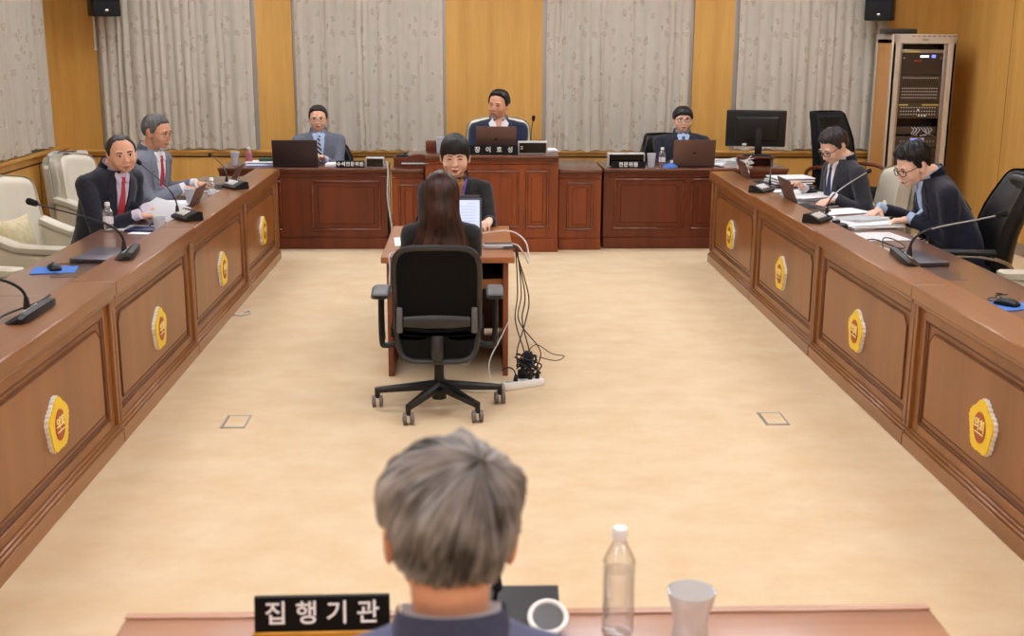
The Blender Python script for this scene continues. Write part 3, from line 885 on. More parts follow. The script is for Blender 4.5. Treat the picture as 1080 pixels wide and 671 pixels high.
def conference_mic(label, loc, rz, tip, box=True, side=1, group='gooseneck conference microphones'):
    """delegate unit; user side is -Y. tip is where the microphone head ends in the room"""
    t = thing('conference_microphone', label, 'microphone', loc, rz, group)
    m = MB()
    # wedge shaped base with sloping key face
    pr = [(-.055, 0), (-.06, .018), (.03, .058), (.055, .052), (.06, 0)]
    m.loft([[(x, p[0], p[1]) for p in pr] for x in (-.105, -.10, .10, .105)])
    m.build('base', 'black_plastic', t, ang=25)
    sl = math.atan2(.04, .09)
    for i in range(4):
        m = MB(); m.box((-.085 + i * .036, -.030, .0), (-.073 + i * .036, .026, .011), .003, 2, mat=TR((0, -.013, .040)) @ RX(sl))
        m.build('key_switch', 'white_plastic', t)
    m = MB(); m.box((.064, -.03, .0), (.092, .02, .003), .001, mat=TR((0, -.013, .040)) @ RX(sl)); m.build('speaker_grille', 'dark_plastic', t)
    b = V((.07 * side, -.03, .045)); tip = RZ(-rz) @ (V(tip) - V(loc)); mid = b.lerp(tip, .45) + V((0, 0, .06))
    m = MB(); m.cyl(b, b + V((0, 0, .035)), .012, .008, 14); m.build('stem_socket', 'black_plastic', t)
    pts = bez(b + V((0, 0, .03)), b + V((0, 0, .12)), mid, tip, 22)
    m = MB(); m.tube(pts[:9], .0052, 8); g = m.build('gooseneck', 'black_plastic', t)
    m = MB(); m.tube(pts[8:], .0036, 8); m.build('stem', 'steel' if box == 'steel' else 'black_plastic', g)
    d = (pts[-1] - pts[-2]).normalized()
    m = MB(); m.capsule(tip, tip + d * .028, .013, .015, 14); m.build('microphone_head', 'foam', t)
    return t

def flat_mic(label, loc, rz, tip):
    """long flat delegate unit with gooseneck and a looped lead"""
    t = thing('conference_microphone', label, 'microphone', loc, rz, 'gooseneck conference microphones')
    m = MB()
    pr = [(-.045, 0), (-.05, .012), (.02, .05), (.045, .045), (.045, 0)]
    m.loft([[(x, p[0] * w, p[1] * w) for p in pr] for x, w in ((-.20, .6), (-.17, .85), (-.1, 1), (.17, 1), (.2, .7))])
    m.build('base', 'black_plastic', t, ang=25)
    sl = math.atan2(.038, .07)
    for i in range(3):
        m = MB(); m.box((-.08 + i * .06, -.012, .0), (-.045 + i * .06, .006, .005), .002, 2, mat=TR((0, -.010, .032)) @ RX(sl)); m.build('key_switch', 'silver', t)
    b = V((0, -.02, .03)); tip = RZ(-rz) @ (V(tip) - V(loc)); mid = b.lerp(tip, .5) + V((0, 0, .05))
    m = MB(); m.cyl(b, b + V((0, 0, .05)), .016, .009, 14); m.build('stem_socket', 'black_plastic', t)
    pts = bez(b + V((0, 0, .04)), b + V((0, 0, .16)), mid, tip, 24)
    m = MB(); m.tube(pts[:11], .0065, 8); g = m.build('gooseneck', 'black_plastic', t)
    m = MB(); m.tube(pts[10:], .0042, 8); m.build('stem', 'steel' if rz > 0 else 'black_plastic', g)
    d = (pts[-1] - pts[-2]).normalized()
    m = MB(); m.capsule(tip, tip + d * .03, .016, .018, 14); m.build('microphone_head', 'foam', t)
    return t

def bottle(label, loc, h=.20, r=.031, cap='white_plastic', lab=True, ribs=False, body='pet', fill=.72, rz=0):
    t = thing('water_bottle', label, 'bottle', loc, rz)
    prof = [(0, 0), (r * .8, 0), (r * .97, .006)]
    n = 26
    for i in range(n + 1):
        f = i / n; z = .008 + (h * .66) * f
        rr = r * (1 - (.035 if ribs else .018) * abs(math.sin(f * PI * (9 if ribs else 5))))
        prof.append((rr, z))
    for i in range(1, 9):
        f = i / 8; prof.append((r + (.0125 - r) * (f ** 1.2), .008 + h * .66 + (h * .20) * f))
    top = prof[-1][1]
    prof += [(.0125, top + .012)]
    inner = [(max(0, q[0] - .0012), q[1]) for q in reversed(prof[1:])]
    m = MB(); m.lathe(prof, n=28); m.build('body', body, t)
    if fill:
        zf = h * fill
        wp = [(0, .003)] + [(max(0.001, q[0] - .002), max(.004, q[1])) for q in prof[1:] if q[1] < zf]; wp += [(wp[-1][0], zf), (0, zf)]
        m = MB(); m.lathe(wp, n=28); m.build('water', 'water' if body == 'pet' else body, t)
    m = MB(); m.lathe([(0, top + .005), (.0155, top + .005), (.0155, top + .024), (.0135, top + .028), (0, top + .028)], n=20); m.build('cap', cap, t)
    if lab:
        m = MB(); m.lathe([(r + .0006, h * .28), (r + .0009, h * .28), (r + .0009, h * .52), (r + .0006, h * .52)], n=28); m.build('label', 'label', t)
    return t

def cup(label, loc, h=.09, r0=.025, r1=.035, mat='cup', group=None):
    t = thing('plastic_cup', label, 'cup', loc, 0, group)
    m = MB()
    prof = [(0, 0), (r0, 0), (r0 + .001, .003)] + [(r0 + (r1 - r0) * f + .0008 * math.sin(f * 30), h * f) for f in [.1, .25, .4, .55, .7, .85, .97]] + [(r1 + .002, h), (r1 + .0005, h + .001)]
    prof += [(r0 + (r1 - r0) * f - .0015, h * f) for f in [.97, .7, .4, .1]] + [(r0 - .001, .004), (0, .004)]
    m.lathe(prof, n=28); m.build('body', mat, t)
    m = MB(); m.lathe([(r1 + .0022 * math.cos(a), h + .0022 * math.sin(a)) for a in [2 * PI * k / 8 for k in range(9)]], n=28); m.build('rim', mat, t)
    return t

def sheet(m, w, d, z, ang, cx=0, cy=0, curl=0.0, th=.0012, n=8, tilt=None):
    rows = []
    for s in (0, 1):
        rows.append([])
    T = TR((cx, cy, z)) @ RZ(ang)
    if tilt is not None: T = T @ tilt
    if curl == 0:
        m.box((-w / 2, -d / 2, 0), (w / 2, d / 2, th), mat=T); return
    t = bmesh.new(); g = []
    for j in range(n + 1):
        row = []
        for i in range(n + 1):
            x = -w / 2 + w * i / n; y = -d / 2 + d * j / n
            row.append(t.verts.new((x, y, curl * (abs(x / w * 2) ** 2.2 + .5 * abs(y / d * 2) ** 3) * (1 if x > 0 else .4))))
        g.append(row)
    for j in range(n):
        for i in range(n): t.faces.new((g[j][i], g[j][i + 1], g[j + 1][i + 1], g[j + 1][i]))
    bmesh.ops.solidify(t, geom=t.faces[:], thickness=-th)
    m.merge(t, T)

def paper(label, loc, rz, w=.21, d=.297, th=.0015, curl=0.0, mat='paper', lines=0, tilt=None, group=None, cat='paper', name='paper_sheet'):
    m = MB(); sheet(m, w, d, 0, 0, curl=curl, th=th, tilt=tilt)
    o = m.build(name, mat); o.location = loc; o.rotation_euler = (0, 0, rz)
    if lines:
        rnd = random.Random(int(abs(loc[0] * 1000) + abs(loc[1] * 77)))
        m = MB()
        T = tilt if tilt is not None else Matrix.Identity(4)
        for j in range(lines):
            y = d / 2 - .03 - j * (d - .05) / lines
            x = -w / 2 + .02
            while x < w / 2 - .03:
                l = rnd.uniform(.01, .05)
                if curl == 0: m.box((x, y, th), (min(x + l, w / 2 - .02), y + .0022, th + .0003), mat=T)
                x += l + rnd.uniform(.004, .02)
        if curl == 0: m.build('printed_text', 'paper_print_dark' if lines > 12 else 'paper_print', o, smooth=False)
        else: m.bm.free()
    return tag(o, label, cat, group)

def paper_pile(label, loc, rz, n=7, w=.21, d=.297, spread=.02, th=.004, seed=1, mats=('paper',), curl=.0):
    rnd = random.Random(seed)
    t = thing('paper_pile', label, 'papers', loc, rz)
    z = 0
    for i in range(n):
        m = MB(); sheet(m, w * rnd.uniform(.94, 1), d * rnd.uniform(.94, 1), z, rnd.uniform(-.12, .12), rnd.uniform(-spread, spread), rnd.uniform(-spread, spread), th=th, curl=curl if i == n - 1 else 0)
        m.build('sheet_bundle', mats[i % len(mats)], t)
        z += th + .0004
    return t

def folder(label, loc, rz, mat, w=.22, d=.30, th=.012, name='folder'):
    t = thing(name, label, 'folder', loc, rz)
    m = MB(); m.box((-w / 2, -d / 2, 0), (w / 2, d / 2, .0015), .0005); m.box((-w / 2, -d / 2, 0), (-w / 2 + .003, d / 2, th)); m.box((-w / 2, -d / 2, th - .0015), (w / 2, d / 2, th), .0005)
    m.build('cover', mat, t)
    m = MB(); m.box((-w / 2 + .004, -d / 2 + .004, .002), (w / 2 - .006, d / 2 - .004, th - .002)); m.build('pages', 'paper', t, smooth=False)
    return t

def mouse_on_mat(lab_mat, lab_mouse, loc, rz, s=1):
    m = MB(); m.box((-.11, -.09, 0), (.11, .09, .003), .0012)
    o = m.build('mouse_mat', 'blue'); o.location = loc; o.rotation_euler = (0, 0, rz); tag(o, lab_mat, 'mouse mat')
    t = thing('computer_mouse', lab_mouse, 'mouse', V(loc) + V((.0, 0, .003)), rz + .3)
    def fn(c):
        x, y, z = c; return (x * (1 - .12 * (y / .05) ** 2), y, (z + .018) * (1 - .45 * (y / .056) ** 2 - .3 * (x / .031) ** 2) + 0)
    m = MB(); rbox(m, (0, 0, .0), (.062, .112, .036), .014, 4, fn=fn, cuts=5); m.build('body', 'black_plastic', t)
    m = MB(); m.cyl((-.004, .03, .030), (.004, .03, .030), .007, n=14); m.build('scroll_wheel', 'grey_plastic', t)
    m = MB(); m.tube(crom([(0, .052, .012), (.01, .09, .006), (.05, .12, .005), (.09, .10, .006), (.12, .12, .008), (.15, .10, .012), (.13, .07, .02), (.10, .09, .02), (.12, .12, .02), (.16, .11, .012)], 5), .0028, 6)
    m.build('mouse_cable', 'cable_b', t)
    return t

def nameplate(label, loc, rz, text, w, h, d=.035, size=None, base=None):
    t = thing('nameplate', label, 'nameplate', loc, rz)
    z = 0
    if base:
        m = MB(); m.box((-w / 2 - .004, -d / 2 - .006, 0), (w / 2 + .004, d / 2 + .006, .012), .002); m.build('base', base, t); z = .012
    m = MB()
    m.loft([[(x, -d / 2, z), (x, -d / 2 + .012, z + h), (x, d / 2 - .012, z + h), (x, d / 2, z)] for x in (-w / 2, w / 2)])
    p = m.build('plate', 'plate', t, ang=20)
    size = size or h * .8
    a = math.atan2(.012, h)
    F = TR((0, -d / 2 + .006 - .0006, z + h / 2)) @ RX(PI / 2 - a)
    if ' ' in text:
        ch = text.split()
        for i, c in enumerate(ch): text_mesh(c, size, .0008, 'letter', 'text', p, F @ TR(((i - (len(ch) - 1) / 2) * w / (len(ch) + .4), 0, 0)), bold=size * .012)
    else: text_mesh(text, size, .0008, 'lettering', 'text', p, F, bold=size * .018, squash=1.12)
    return t

def display_box(label, loc, rz, w, h, d=.09, dashes=False):
    t = thing('display_box', label, 'display', loc, rz)
    m = MB(); m.box((-w / 2, -d / 2, 0), (w / 2, d / 2, h), .007, 3); m.build('casing', 'silver', t)
    b = .012 if w > .2 else .008
    m = MB(); m.box((-w / 2 + b, -d / 2 - .0015, b), (w / 2 - b, -d / 2 + .002, h - b), .001); s = m.build('screen', 'screen_off', t)
    if dashes:
        m = MB()
        m.box((-w / 2 + .022, -d / 2 - .0025, h * .42), (-w / 2 + .044, -d / 2 - .0014, h * .42 + .006)); m.box((-w / 2 + .022, -d / 2 - .0025, h * .58), (-w / 2 + .044, -d / 2 - .0014, h * .58 + .006))
        m.build('digits', 'text', s, smooth=False)
    return t

def cable(label, pts, r, mat, cat='cable', name='cable', group=None):
    m = MB(); p = crom(pts, 8); o0 = p[0].copy()
    m.tube([q - o0 for q in p], r, 6)
    o = m.build(name, mat); o.location = o0
    return tag(o, label, cat, group)

def build_items():
    DT, LT = .7225, .787
    # ---- left row, from near to far
    closed_laptop('closed dark grey laptop beside the mouse on the left row', (-1.985, 6.42, DT), R(84))
    mouse_on_mat('blue mouse mat on the left row desk beside the closed laptop', 'black mouse on the blue mat of the left row', (-2.14, 6.06, DT), R(12))
    flat_mic('long flat gooseneck microphone in front of the closed laptop, left row', (-1.79, 6.17, LT - .012), R(-90 + 8), (-2.2, 6.04, 1.07))
    t = flat_mic('flat gooseneck microphone cut off at the left picture edge', (-1.80, 4.80, LT - .012), R(-90), (-2.25, 4.3, 1.1))
    cable('black looped cable on the grey inset of the left row near the picture edge', [(-1.90, 4.55, .735), (-1.93, 4.8, .77), (-1.87, 5.05, .775), (-1.83, 5.10, .80), (-1.83, 5.0, .795), (-1.82, 4.9, .80)], .005, 'cable_b')
    bottle('small clear water bottle in front of the man with red tie', (-2.235, 7.33, DT), .165, .03)
    cup('clear plastic cup standing before the switch box of the man with red tie', (-1.885, 7.18, DT), .105, .026, .037)
    paper('single white sheet on the desk below the arm of the man with red tie', (-2.11, 7.44, DT), R(84), .21, .29)
    folder('dark navy folder with white page edges under the plastic cup side, left row', (-2.0, 7.35, DT), R(82), 'navy_folder', .16, .24, .012)
    paper('short white sheet at the near edge of the navy folder, left row', (-1.975, 7.24, DT), R(80), .10, .22)
    paper_pile('loose white papers between the two men on the left row', (-2.0, 7.95, DT), R(70), 5, .21, .297, .05, .003, 3)
    paper_pile('spread white documents beside the hands of the grey-suited profile man', (-2.12, 8.55, DT), R(80), 4, .21, .297, .05, .003, 5)
    paper_pile('white documents at the far end of the left row under the far microphone', (-2.02, 9.35, DT), R(75), 4, .21, .297, .05, .003, 6)
    paper('white printed sheet held up in the hands of the man with red tie', (-1.985, 7.68, .80), R(62), .21, .297, tilt=RX(R(10)) @ RY(R(-20)), curl=.004)
    conference_mic('black switch box with gooseneck in front of the man with red tie', (-1.765, 7.38, LT), R(-52), (-2.12, 7.70, 1.10), side=-1)
    laptop('brown laptop with lid seen edge-on, beside the man with red tie', (-1.90, 8.05, DT), R(-90), .30, .20, 115)
    conference_mic('black switch box with gooseneck, farthest on the left row', (-1.765, 8.93, LT), R(-52), (-2.1, 9.69, .96), side=-1)
    laptop('brown open laptop at the far end of the left row by the back bench', (-1.90, 9.40, DT), R(-90), .30, .20, 118)
    cup('clear plastic cup beside the grey-suited profile man', (-1.99, 8.45, DT + .018), .10, .026, .037)
    bottle('clear water bottle lying by the far switch box of the left row', (-1.90, 8.75, DT), .15, .03)
    m = MB(); rbox(m, (0, 0, .006), (.085, .16, .010), .004, 2); m.mi = 1; m.box((-.038, -.072, .011), (.038, .072, .0118))
    o = m.build('mobile_phone', ['black_plastic', 'screen_off']); o.location = (-2.18, 9.75, DT); o.rotation_euler = (0, 0, R(60)); tag(o, 'black phone on the papers at the far end of the left row', 'phone')
    m = MB(); m.capsule((0, 0, .0), (0, .13, .0), .005, .004, 8); o = m.build('pen', 'navy_folder'); o.location = (-2.03, 7.50, DT + .007); tag(o, 'dark pen lying by the papers of the man with red tie', 'pen')

    # ---- right row
    mouse_on_mat('blue mouse mat at the right picture edge', 'black mouse on the blue mat at the right picture edge', (2.43, 5.17, DT), R(20))
    flat_mic('long flat gooseneck microphone beside the closed laptop, right row', (2.25, 5.98, LT - .012), R(90 - 8), (2.65, 5.83, 1.04))
    closed_laptop('closed grey laptop on the right row behind the flat microphone', (2.40, 6.28, DT), R(-84))
    paper_pile('silver tablet sleeve and cables beside the closed laptop, right row', (2.33, 6.62, DT), R(20), 2, .12, .2, .01, .004, 9, ('navy_folder', 'silver'))
    paper('white sheet with purple writing near the ledge of the right row', (2.45, 7.08, DT), R(-83), .297, .36, lines=14)
    paper_pile('open stack of white documents under the hands of the man bent over papers', (2.55, 7.52, DT), R(-75), 6, .30, .38, .03, .004, 11)
    paper('top white page turned by the man bent over papers', (2.56, 7.62, DT + .03), R(-62), .23, .32, curl=.012)
    paper('blank white sheet by the elbow of the charcoal-suited man', (2.56, 8.15, DT), R(-70), .24, .42)
    conference_mic('black switch box with steel gooseneck before the man bent over papers', (2.165, 7.28, LT), R(52), (2.60, 7.70, 1.05), 'steel')
    laptop('brown laptop with lid seen edge-on, before the charcoal-suited man', (2.29, 8.30, DT), R(90), .34, .22, 112)
    m = MB(); m.lathe([(0, 0), (.05, 0), (.068, .012), (.07, .03), (.062, .042), (.05, .044), (0, .04)], n=28); m.mi = 1; rbox(m, (.0, .01, .055), (.05, .03, .02), .006, 2, mat=RZ(.5))
    o = m.build('speaker_puck', ['black_plastic', 'dark_plastic']); o.location = (2.305, 7.33, DT); tag(o, 'round black desk device beside the second right switch box', 'device')
    m = MB()
    tb = bmesh.new(); bmesh.ops.create_icosphere(tb, subdivisions=3, radius=.05)
    for v in tb.verts: v.co *= 1 + .25 * noise.noise(v.co * 40); v.co.z = max(-.02, v.co.z * .9)
    m.merge(tb); o = m.build('crumpled_wrapper', 'glass', smooth=False); o.location = (2.33, 7.50, DT + .02); tag(o, 'crumpled clear plastic wrapper behind the round black device', 'wrapper')
    conference_mic('black switch box, farthest on the right row near the monitor', (2.165, 8.74, LT), R(52), (2.42, 9.5, .955))
    laptop('brown laptop with lid seen edge-on, far end of the right row', (2.29, 9.70, DT), R(90), .30, .20, 112)
    bottle('clear water bottle behind the farthest laptop of the right row', (2.32, 9.95, DT), .17, .03)
    cup('white plastic cup before the edge-on laptop of the charcoal-suited man', (2.30, 8.56, DT), .10, .026, .036)
    m = MB(); rbox(m, (0, 0, .02), (.12, .2, .04), .006, 2); o = m.build('black_case', 'dark_plastic'); o.location = (2.32, 8.80, DT); o.rotation_euler = (0, 0, .2); tag(o, 'flat dark case with grey top beside the farthest right switch box', 'case')
    paper_pile('tall pile of white documents on the right row before the charcoal-suited man', (2.52, 8.75, DT), R(-70), 8, .3, .40, .03, .005, 13)
    folder('dark folder lying between the documents before the charcoal-suited man', (2.57, 8.46, DT), R(-60), 'black_leather', .2, .28, .014)
    paper_pile('pile of files with grey and brown covers near the vacant tall chair', (2.58, 9.55, DT), R(-80), 9, .25, .33, .02, .009, 15, ('paper', 'laptop', 'paper', 'laptop_dark'))
    paper_pile('white papers between the files and the farthest right laptop', (2.47, 9.15, DT), R(-75), 4, .25, .36, .03, .004, 16)
    m = MB(); m.capsule((0, 0, .0), (0, .13, .0), .005, .004, 8); o = m.build('pen', 'navy_folder'); o.location = (2.50, 9.22, DT + .024); o.rotation_euler = (0, 0, R(-70)); tag(o, 'blue pen lying on the white papers of the right row', 'pen')
    cable('black cable loops on the closed laptop of the right row', [(2.28, 6.4, .77), (2.33, 6.55, .80), (2.40, 6.6, .79), (2.42, 6.45, .775), (2.35, 6.35, .78), (2.28, 6.5, .80), (2.26, 6.62, .78), (2.30, 6.7, .75)], .004, 'cable_b')

    # ---- back row left bench
    B = .742
    laptop('dark brown laptop before the man in grey suit with striped tie', (-1.59, 10.86, B), PI, .41, .235, 100, 'laptop_dark')
    nameplate('black nameplate with six white letters before the man with striped tie', (-1.09, 10.80, B), 0, '수석전문위원', .255, .062, size=.042)
    display_box('small silver-framed black display box at the end of the left bench', (-.868, 10.84, B), 0, .165, .09)
    paper('white papers behind the six-letter nameplate', (-1.18, 10.99, B + .001), 0, .3, .2, .02)
    cup('clear plastic cup at the left end of the back bench', (-2.16, 11.0, B), .12, .03, .042)
    bottle('small bottle with pink drink at the left end of the back bench', (-2.03, 10.98, B), .15, .03, body='pinkwater', lab=False)
    paper_pile('white and blue papers beside the dark laptop on the left bench', (-1.90, 10.98, B), R(4), 5, .3, .2, .01, .007, 21, ('blue', 'paper', 'paper'))
    m = MB(); rbox(m, (0, 0, .013), (.13, .09, .026), .006, 2); o = m.build('notebook', 'green'); o.location = (-1.88, 11.0, B + .038); o.rotation_euler = (0, 0, .2); tag(o, 'dark green notebook on top of the papers of the left bench', 'notebook')
    # ---- left side cabinet
    t = thing('document_box', 'dark brown wooden box with black top items on the left side cabinet', 'box', (-.60, 11.0, .735), 0)
    m = MB(); m.box((-.105, -.1, 0), (.105, .1, .09), .004); m.build('body', 'bench_dark', t)
    m = MB(); m.box((-.085, -.08, .09), (.03, .06, .11), .004); m.box((-.02, -.05, .11), (.07, .07, .125), .004); m.build('top_items', 'black_plastic', t)
    t = thing('arched_stand', 'arched dark wooden stand with silver band on the left side cabinet', 'stand', (-.47, 10.86, .735), 0)
    arc = [(-.145, 0)] + [(.145 * math.cos(a), .0 + .075 * math.sin(a)) for a in [PI - PI * k / 16 for k in range(17)]]
    arc = [(x, z) for x, z in arc]
    m = MB(); m.prism([(.15 * math.cos(PI - PI * k / 20), .02 + .07 * math.sin(PI * k / 20)) for k in range(21)], .05, TR((0, .03, .03)) @ RX(PI / 2)); m.build('arch_board', 'bench_dark', t, ang=50)
    m = MB(); m.box((-.16, -.05, .035), (.16, .05, .046), .003); m.build('metal_band', 'silver', t)
    m = MB(); m.box((-.14, -.04, 0), (.14, .04, .034), .003); m.build('base', 'bench_dark', t)
    m = MB(); m.prism([(.15 * math.cos(PI - PI * k / 20), .0 + .11 * math.sin(PI * k / 20)) for k in range(21)], .004, TR((0, .07, .047)) @ RX(PI / 2)); m.build('clear_guard', 'glass', t, ang=50)
    # ---- chairman desk
    C = .876
    laptop('brown laptop whose lid hides the chairman chest', (.228, 10.78, C), PI, .36, .235, 102)
    nameplate('black nameplate with white letters in front of the chairman laptop', (.205, 10.64, C), 0, '장  이  호  성', .43, .085, size=.055)
    display_box('wide silver-framed black display box at the right of the chairman desk', (.555, 10.70, C), 0, .265, .115, dashes=True)
    cup('clear plastic cup on the chairman desk above the black-haired woman', (-.27, 10.78, C), .14, .034, .046)
    m = MB(); m.box((-.05, -.03, 0), (.05, .03, .10), .01, 2); o = m.build('small_black_box', 'bench_dark'); o.location = (-.36, 10.92, C); tag(o, 'small dark box behind the plastic cup on the chairman desk', 'box')
    paper_pile('white papers at the right edge of the chairman desk', (.70, 11.0, C), R(10), 3, .2, .22, .01, .006, 23)
    t = thing('table_microphone', 'thin upright gooseneck microphone right of the chairman', 'microphone', (.55, 10.92, C), 0)
    m = MB(); m.lathe([(0, 0), (.045, 0), (.045, .012), (.02, .022), (0, .022)]); m.build('base', 'black_plastic', t)
    m = MB(); m.tube(bez((0, 0, .02), (0, 0, .14), (.0, 0, .2), (.02, -.01, .29)), .0045, 8); m.build('gooseneck', 'dark_plastic', t)
    m = MB(); m.capsule((.02, -.01, .29), (.023, -.015, .315), .014, .016); m.build('microphone_head', 'foam', t)
    # ---- back row right bench
    display_box('wide white-framed black screen behind the four-letter nameplate', (1.425, 10.90, B), 0, .34, .128)
    nameplate('black nameplate with four white letters on the right bench', (1.435, 10.80, B), 0, '전문위원', .31, .058, size=.046)
    cup('clear plastic cup beside the white-framed screen of the right bench', (1.655, 10.86, B), .125, .03, .040, group=None)
    bottle('clear water bottle between cup and laptop on the right bench', (1.76, 10.9, B), .165, .03)
    laptop('brown laptop before the man with fringe and blue tie', (2.045, 10.86, B), PI, .385, .245, 100)
    m = MB(); tb = bmesh.new(); bmesh.ops.create_uvsphere(tb, u_segments=24, v_segments=12, radius=1)
    for v in tb.verts: v.co = V((v.co.x * .07, v.co.y * .05, max(0, v.co.z) * .035 * (1 + .3 * noise.noise(v.co * 3))))
    m.merge(tb); o = m.build('folded_cloth', 'blue'); o.location = (1.83, 10.84, B); tag(o, 'small blue cloth beside the laptop of the right bench', 'cloth')
    m = MB(); m.box((-.02, -.02, 0), (.02, .02, .05), .006, 2); o = m.build('charger_plug', 'white_plastic'); o.location = (1.87, 10.97, B); tag(o, 'white charger block behind the blue cloth', 'charger')
    paper_pile('slanting pile of white papers between laptop and monitor', (2.42, 11.0, B), R(15), 7, .3, .25, .03, .008, 31, curl=.02)
    # monitor seen from behind
    t = thing('monitor_riser', 'dark wooden riser block carrying the large monitor', 'riser', (2.66, 11.08, B), R(-8))
    m = MB(); m.box((-.17, -.12, .07), (.17, .12, .085), .003); m.build('top_board', 'bench_dark', t)
    m = MB(); m.box((-.16, -.11, 0), (-.145, .11, .07)); m.box((.145, -.11, 0), (.16, .11, .07)); m.box((-.145, .09, 0), (.145, .105, .07)); m.build('side_board', 'bench_dark', t)
    t = thing('computer_monitor', 'large black monitor seen from behind at the right end of the back bench', 'monitor', (2.66, 11.08, B + .085), R(-10))
    m = MB(); rbox(m, (0, .04, .25), (.55, .03, .34), .012, 3, mat=RX(R(4))); bd = m.build('housing', 'black_plastic', t)
    m = MB(); rbox(m, (0.01, .02, .25), (.40, .035, .22), .015, 3, mat=RX(R(4))); m.build('rear_bulge', 'black_plastic', bd)
    m = MB(); m.box((-.265, .055, .09), (.265, .0575, .41), mat=RX(R(4))); m.build('screen', 'screen_off', bd, smooth=False)
    m = MB(); m.box((-.12, .015, .092), (-.08, .0245, .112), .002, mat=RX(R(4))); m.build('sticker', 'white_plastic', bd)
    m = MB(); rbox(m, (.03, -.005, .15), (.065, .02, .30), .006, 2); m.build('stand_arm', 'black_plastic', t)
    m = MB(); rbox(m, (.02, 0, .008), (.25, .19, .014), .006, 2); m.build('stand_foot', 'black_plastic', t)
    cable('grey cable drooping from the monitor to the right row', [(2.60, 10.96, .84), (2.56, 10.93, .80), (2.55, 10.84, .77), (2.45, 10.80, .75), (2.42, 10.7, .745)], .005, 'cable_w')
    # ---- clerk desk
    D = .7005
    t = laptop('grey laptop with lit white document screen facing the brown-haired woman', (-.105, 7.22, D), 0, .34, .225, 104, 'laptop_grey', lit=True)
    laptop('dark grey laptop whose back stands behind the lit screen', (-.11, 7.36, D), PI, .33, .235, 98, 'laptop_grey')
    m = MB(); rbox(m, (0, 0, .014), (.17, .075, .028), .008, 2); m.mi = 1; m.box((-.08, -.03, .028), (.08, .03, .030), .001)
    o = m.build('docking_box', ['silver', 'black_plastic']); o.location = (.155, 6.82, D); o.rotation_euler = (0, 0, .05); tag(o, 'flat silver and black hub box on the clerk desk', 'hub')
    paper('small white paper at the left of the clerk desk', (-.40, 7.05, D), R(5), .12, .30)
    m = MB(); rbox(m, (0, 0, .008), (.075, .15, .014), .005, 2); o = m.build('mobile_phone', 'black_plastic'); o.location = (-.36, 6.55 + .2, D); o.rotation_euler = (0, 0, .3); tag(o, 'dark phone left of the brown-haired woman on the clerk desk', 'phone')
    cable('white cable looping over the right edge of the clerk desk', [(.02, 7.2, .715), (.15, 7.22, .735), (.26, 7.16, .74), (.33, 7.0, .70), (.34, 6.9, .60), (.31, 6.85, .66), (.27, 6.86, .712), (.2, 6.87, .715)], .0045, 'cable_w')
    cable('white cable hanging from the left corner of the clerk desk', [(-.33, 6.68, .712), (-.42, 6.64, .712), (-.455, 6.53, .71), (-.452, 6.51, .64), (-.455, 6.5, .55), (-.43, 6.53, .49), (-.40, 6.6, .50)], .0045, 'cable_w')
    rnd = random.Random(5)
    starts = [(.24, 6.86), (.25, 6.80), (.245, 6.84), (.245, 6.78)]
    ends = [(.30, 6.55, .07), (.385, 6.50, .10), (.33, 6.45, .08), (.26, 6.48, .10)]
    labs = ['thin black cable hanging nearest the clerk desk side', 'black cable hanging farthest right from the clerk desk', 'second black cable hanging down to the power strip', 'short black cable twisting down the clerk desk side']
    for i in range(4):
        s, e = starts[i], ends[i]
        k = .270 + .020 * i
        cable(labs[i], [(s[0] - .06, s[1], .712), (s[0] + .01, s[1], .712), (s[0] + .022, s[1] - .01, .67), (k, 6.75 - .03 * i, .45), (k - .015, 6.68, .30), (e[0], e[1], e[2] + .08), e], .0036, 'cable_b', group='black cables beside the clerk desk')
    # tangle
    pts = []
    for i in range(46):
        a = i * 1.9 + rnd.random()
        rr = .03 + .045 * rnd.random()
        pts.append((.32 + rr * math.cos(a) * 1.0, 6.44 + rr * math.sin(a), .035 + .16 * rnd.random() * (1 - rr * 3)))
    m = MB(); m.tube([p - V((.32, 6.44, 0)) for p in crom(pts, 5)], .0045, 6)
    m.tube([p - V((.32, 6.44, 0)) for p in crom([(.30, 6.45, .14), (.36, 6.43, .22), (.45, 6.42, .17), (.52, 6.40, .16), (.47, 6.38, .14), (.38, 6.42, .15)], 6)], .0026, 6)
    rbox(m, (0.0, .01, .13), (.05, .04, .09), .01, 2); rbox(m, (-.03, -.01, .05), (.06, .05, .05), .01, 2)
    o = m.build('cable_tangle', 'cable_b'); o.location = (.32, 6.44, 0); tag(o, 'tangled bundle of black cables and adapters beside the clerk desk', 'cables')
    t = thing('power_strip', 'white power strip on the carpet below the tangled cables', 'power strip', (.285, 6.33, 0), R(24))
    m = MB(); rbox(m, (0, 0, .021), (.25, .058, .042), .008, 2); m.build('housing', 'white_plastic', t)
    for i in range(5):
        m = MB(); m.cyl((-.09 + i * .045, 0, .040), (-.09 + i * .045, 0, .0435), .017, n=18); m.build('socket', 'silver', t)
    for i, q in enumerate((-.045, .09, .045)):
        m = MB(); m.capsule((q, 0, .045), (q + .004, 0, .07), .013, .011, 10); m.tube(bez((q, 0, .07), (q, 0, .12), (q - .03, .04, .13), (q - .05, .07, .09)), .004, 6); m.build('plug', 'cable_b', t)
    cable('white flex running from the power strip under the clerk desk', [(.18, 6.28, .02), (.12, 6.24, .008), (.05, 6.23, .006), (-.05, 6.26, .006), (-.1, 6.4, .006)], .004, 'cable_w')
    cable('white flex curving up the side of the clerk desk', [(.18, 6.30, .03), (.12, 6.34, .02), (.10, 6.42, .12), (.17, 6.5, .25), (.215, 6.52, .34)], .0035, 'cable_w')
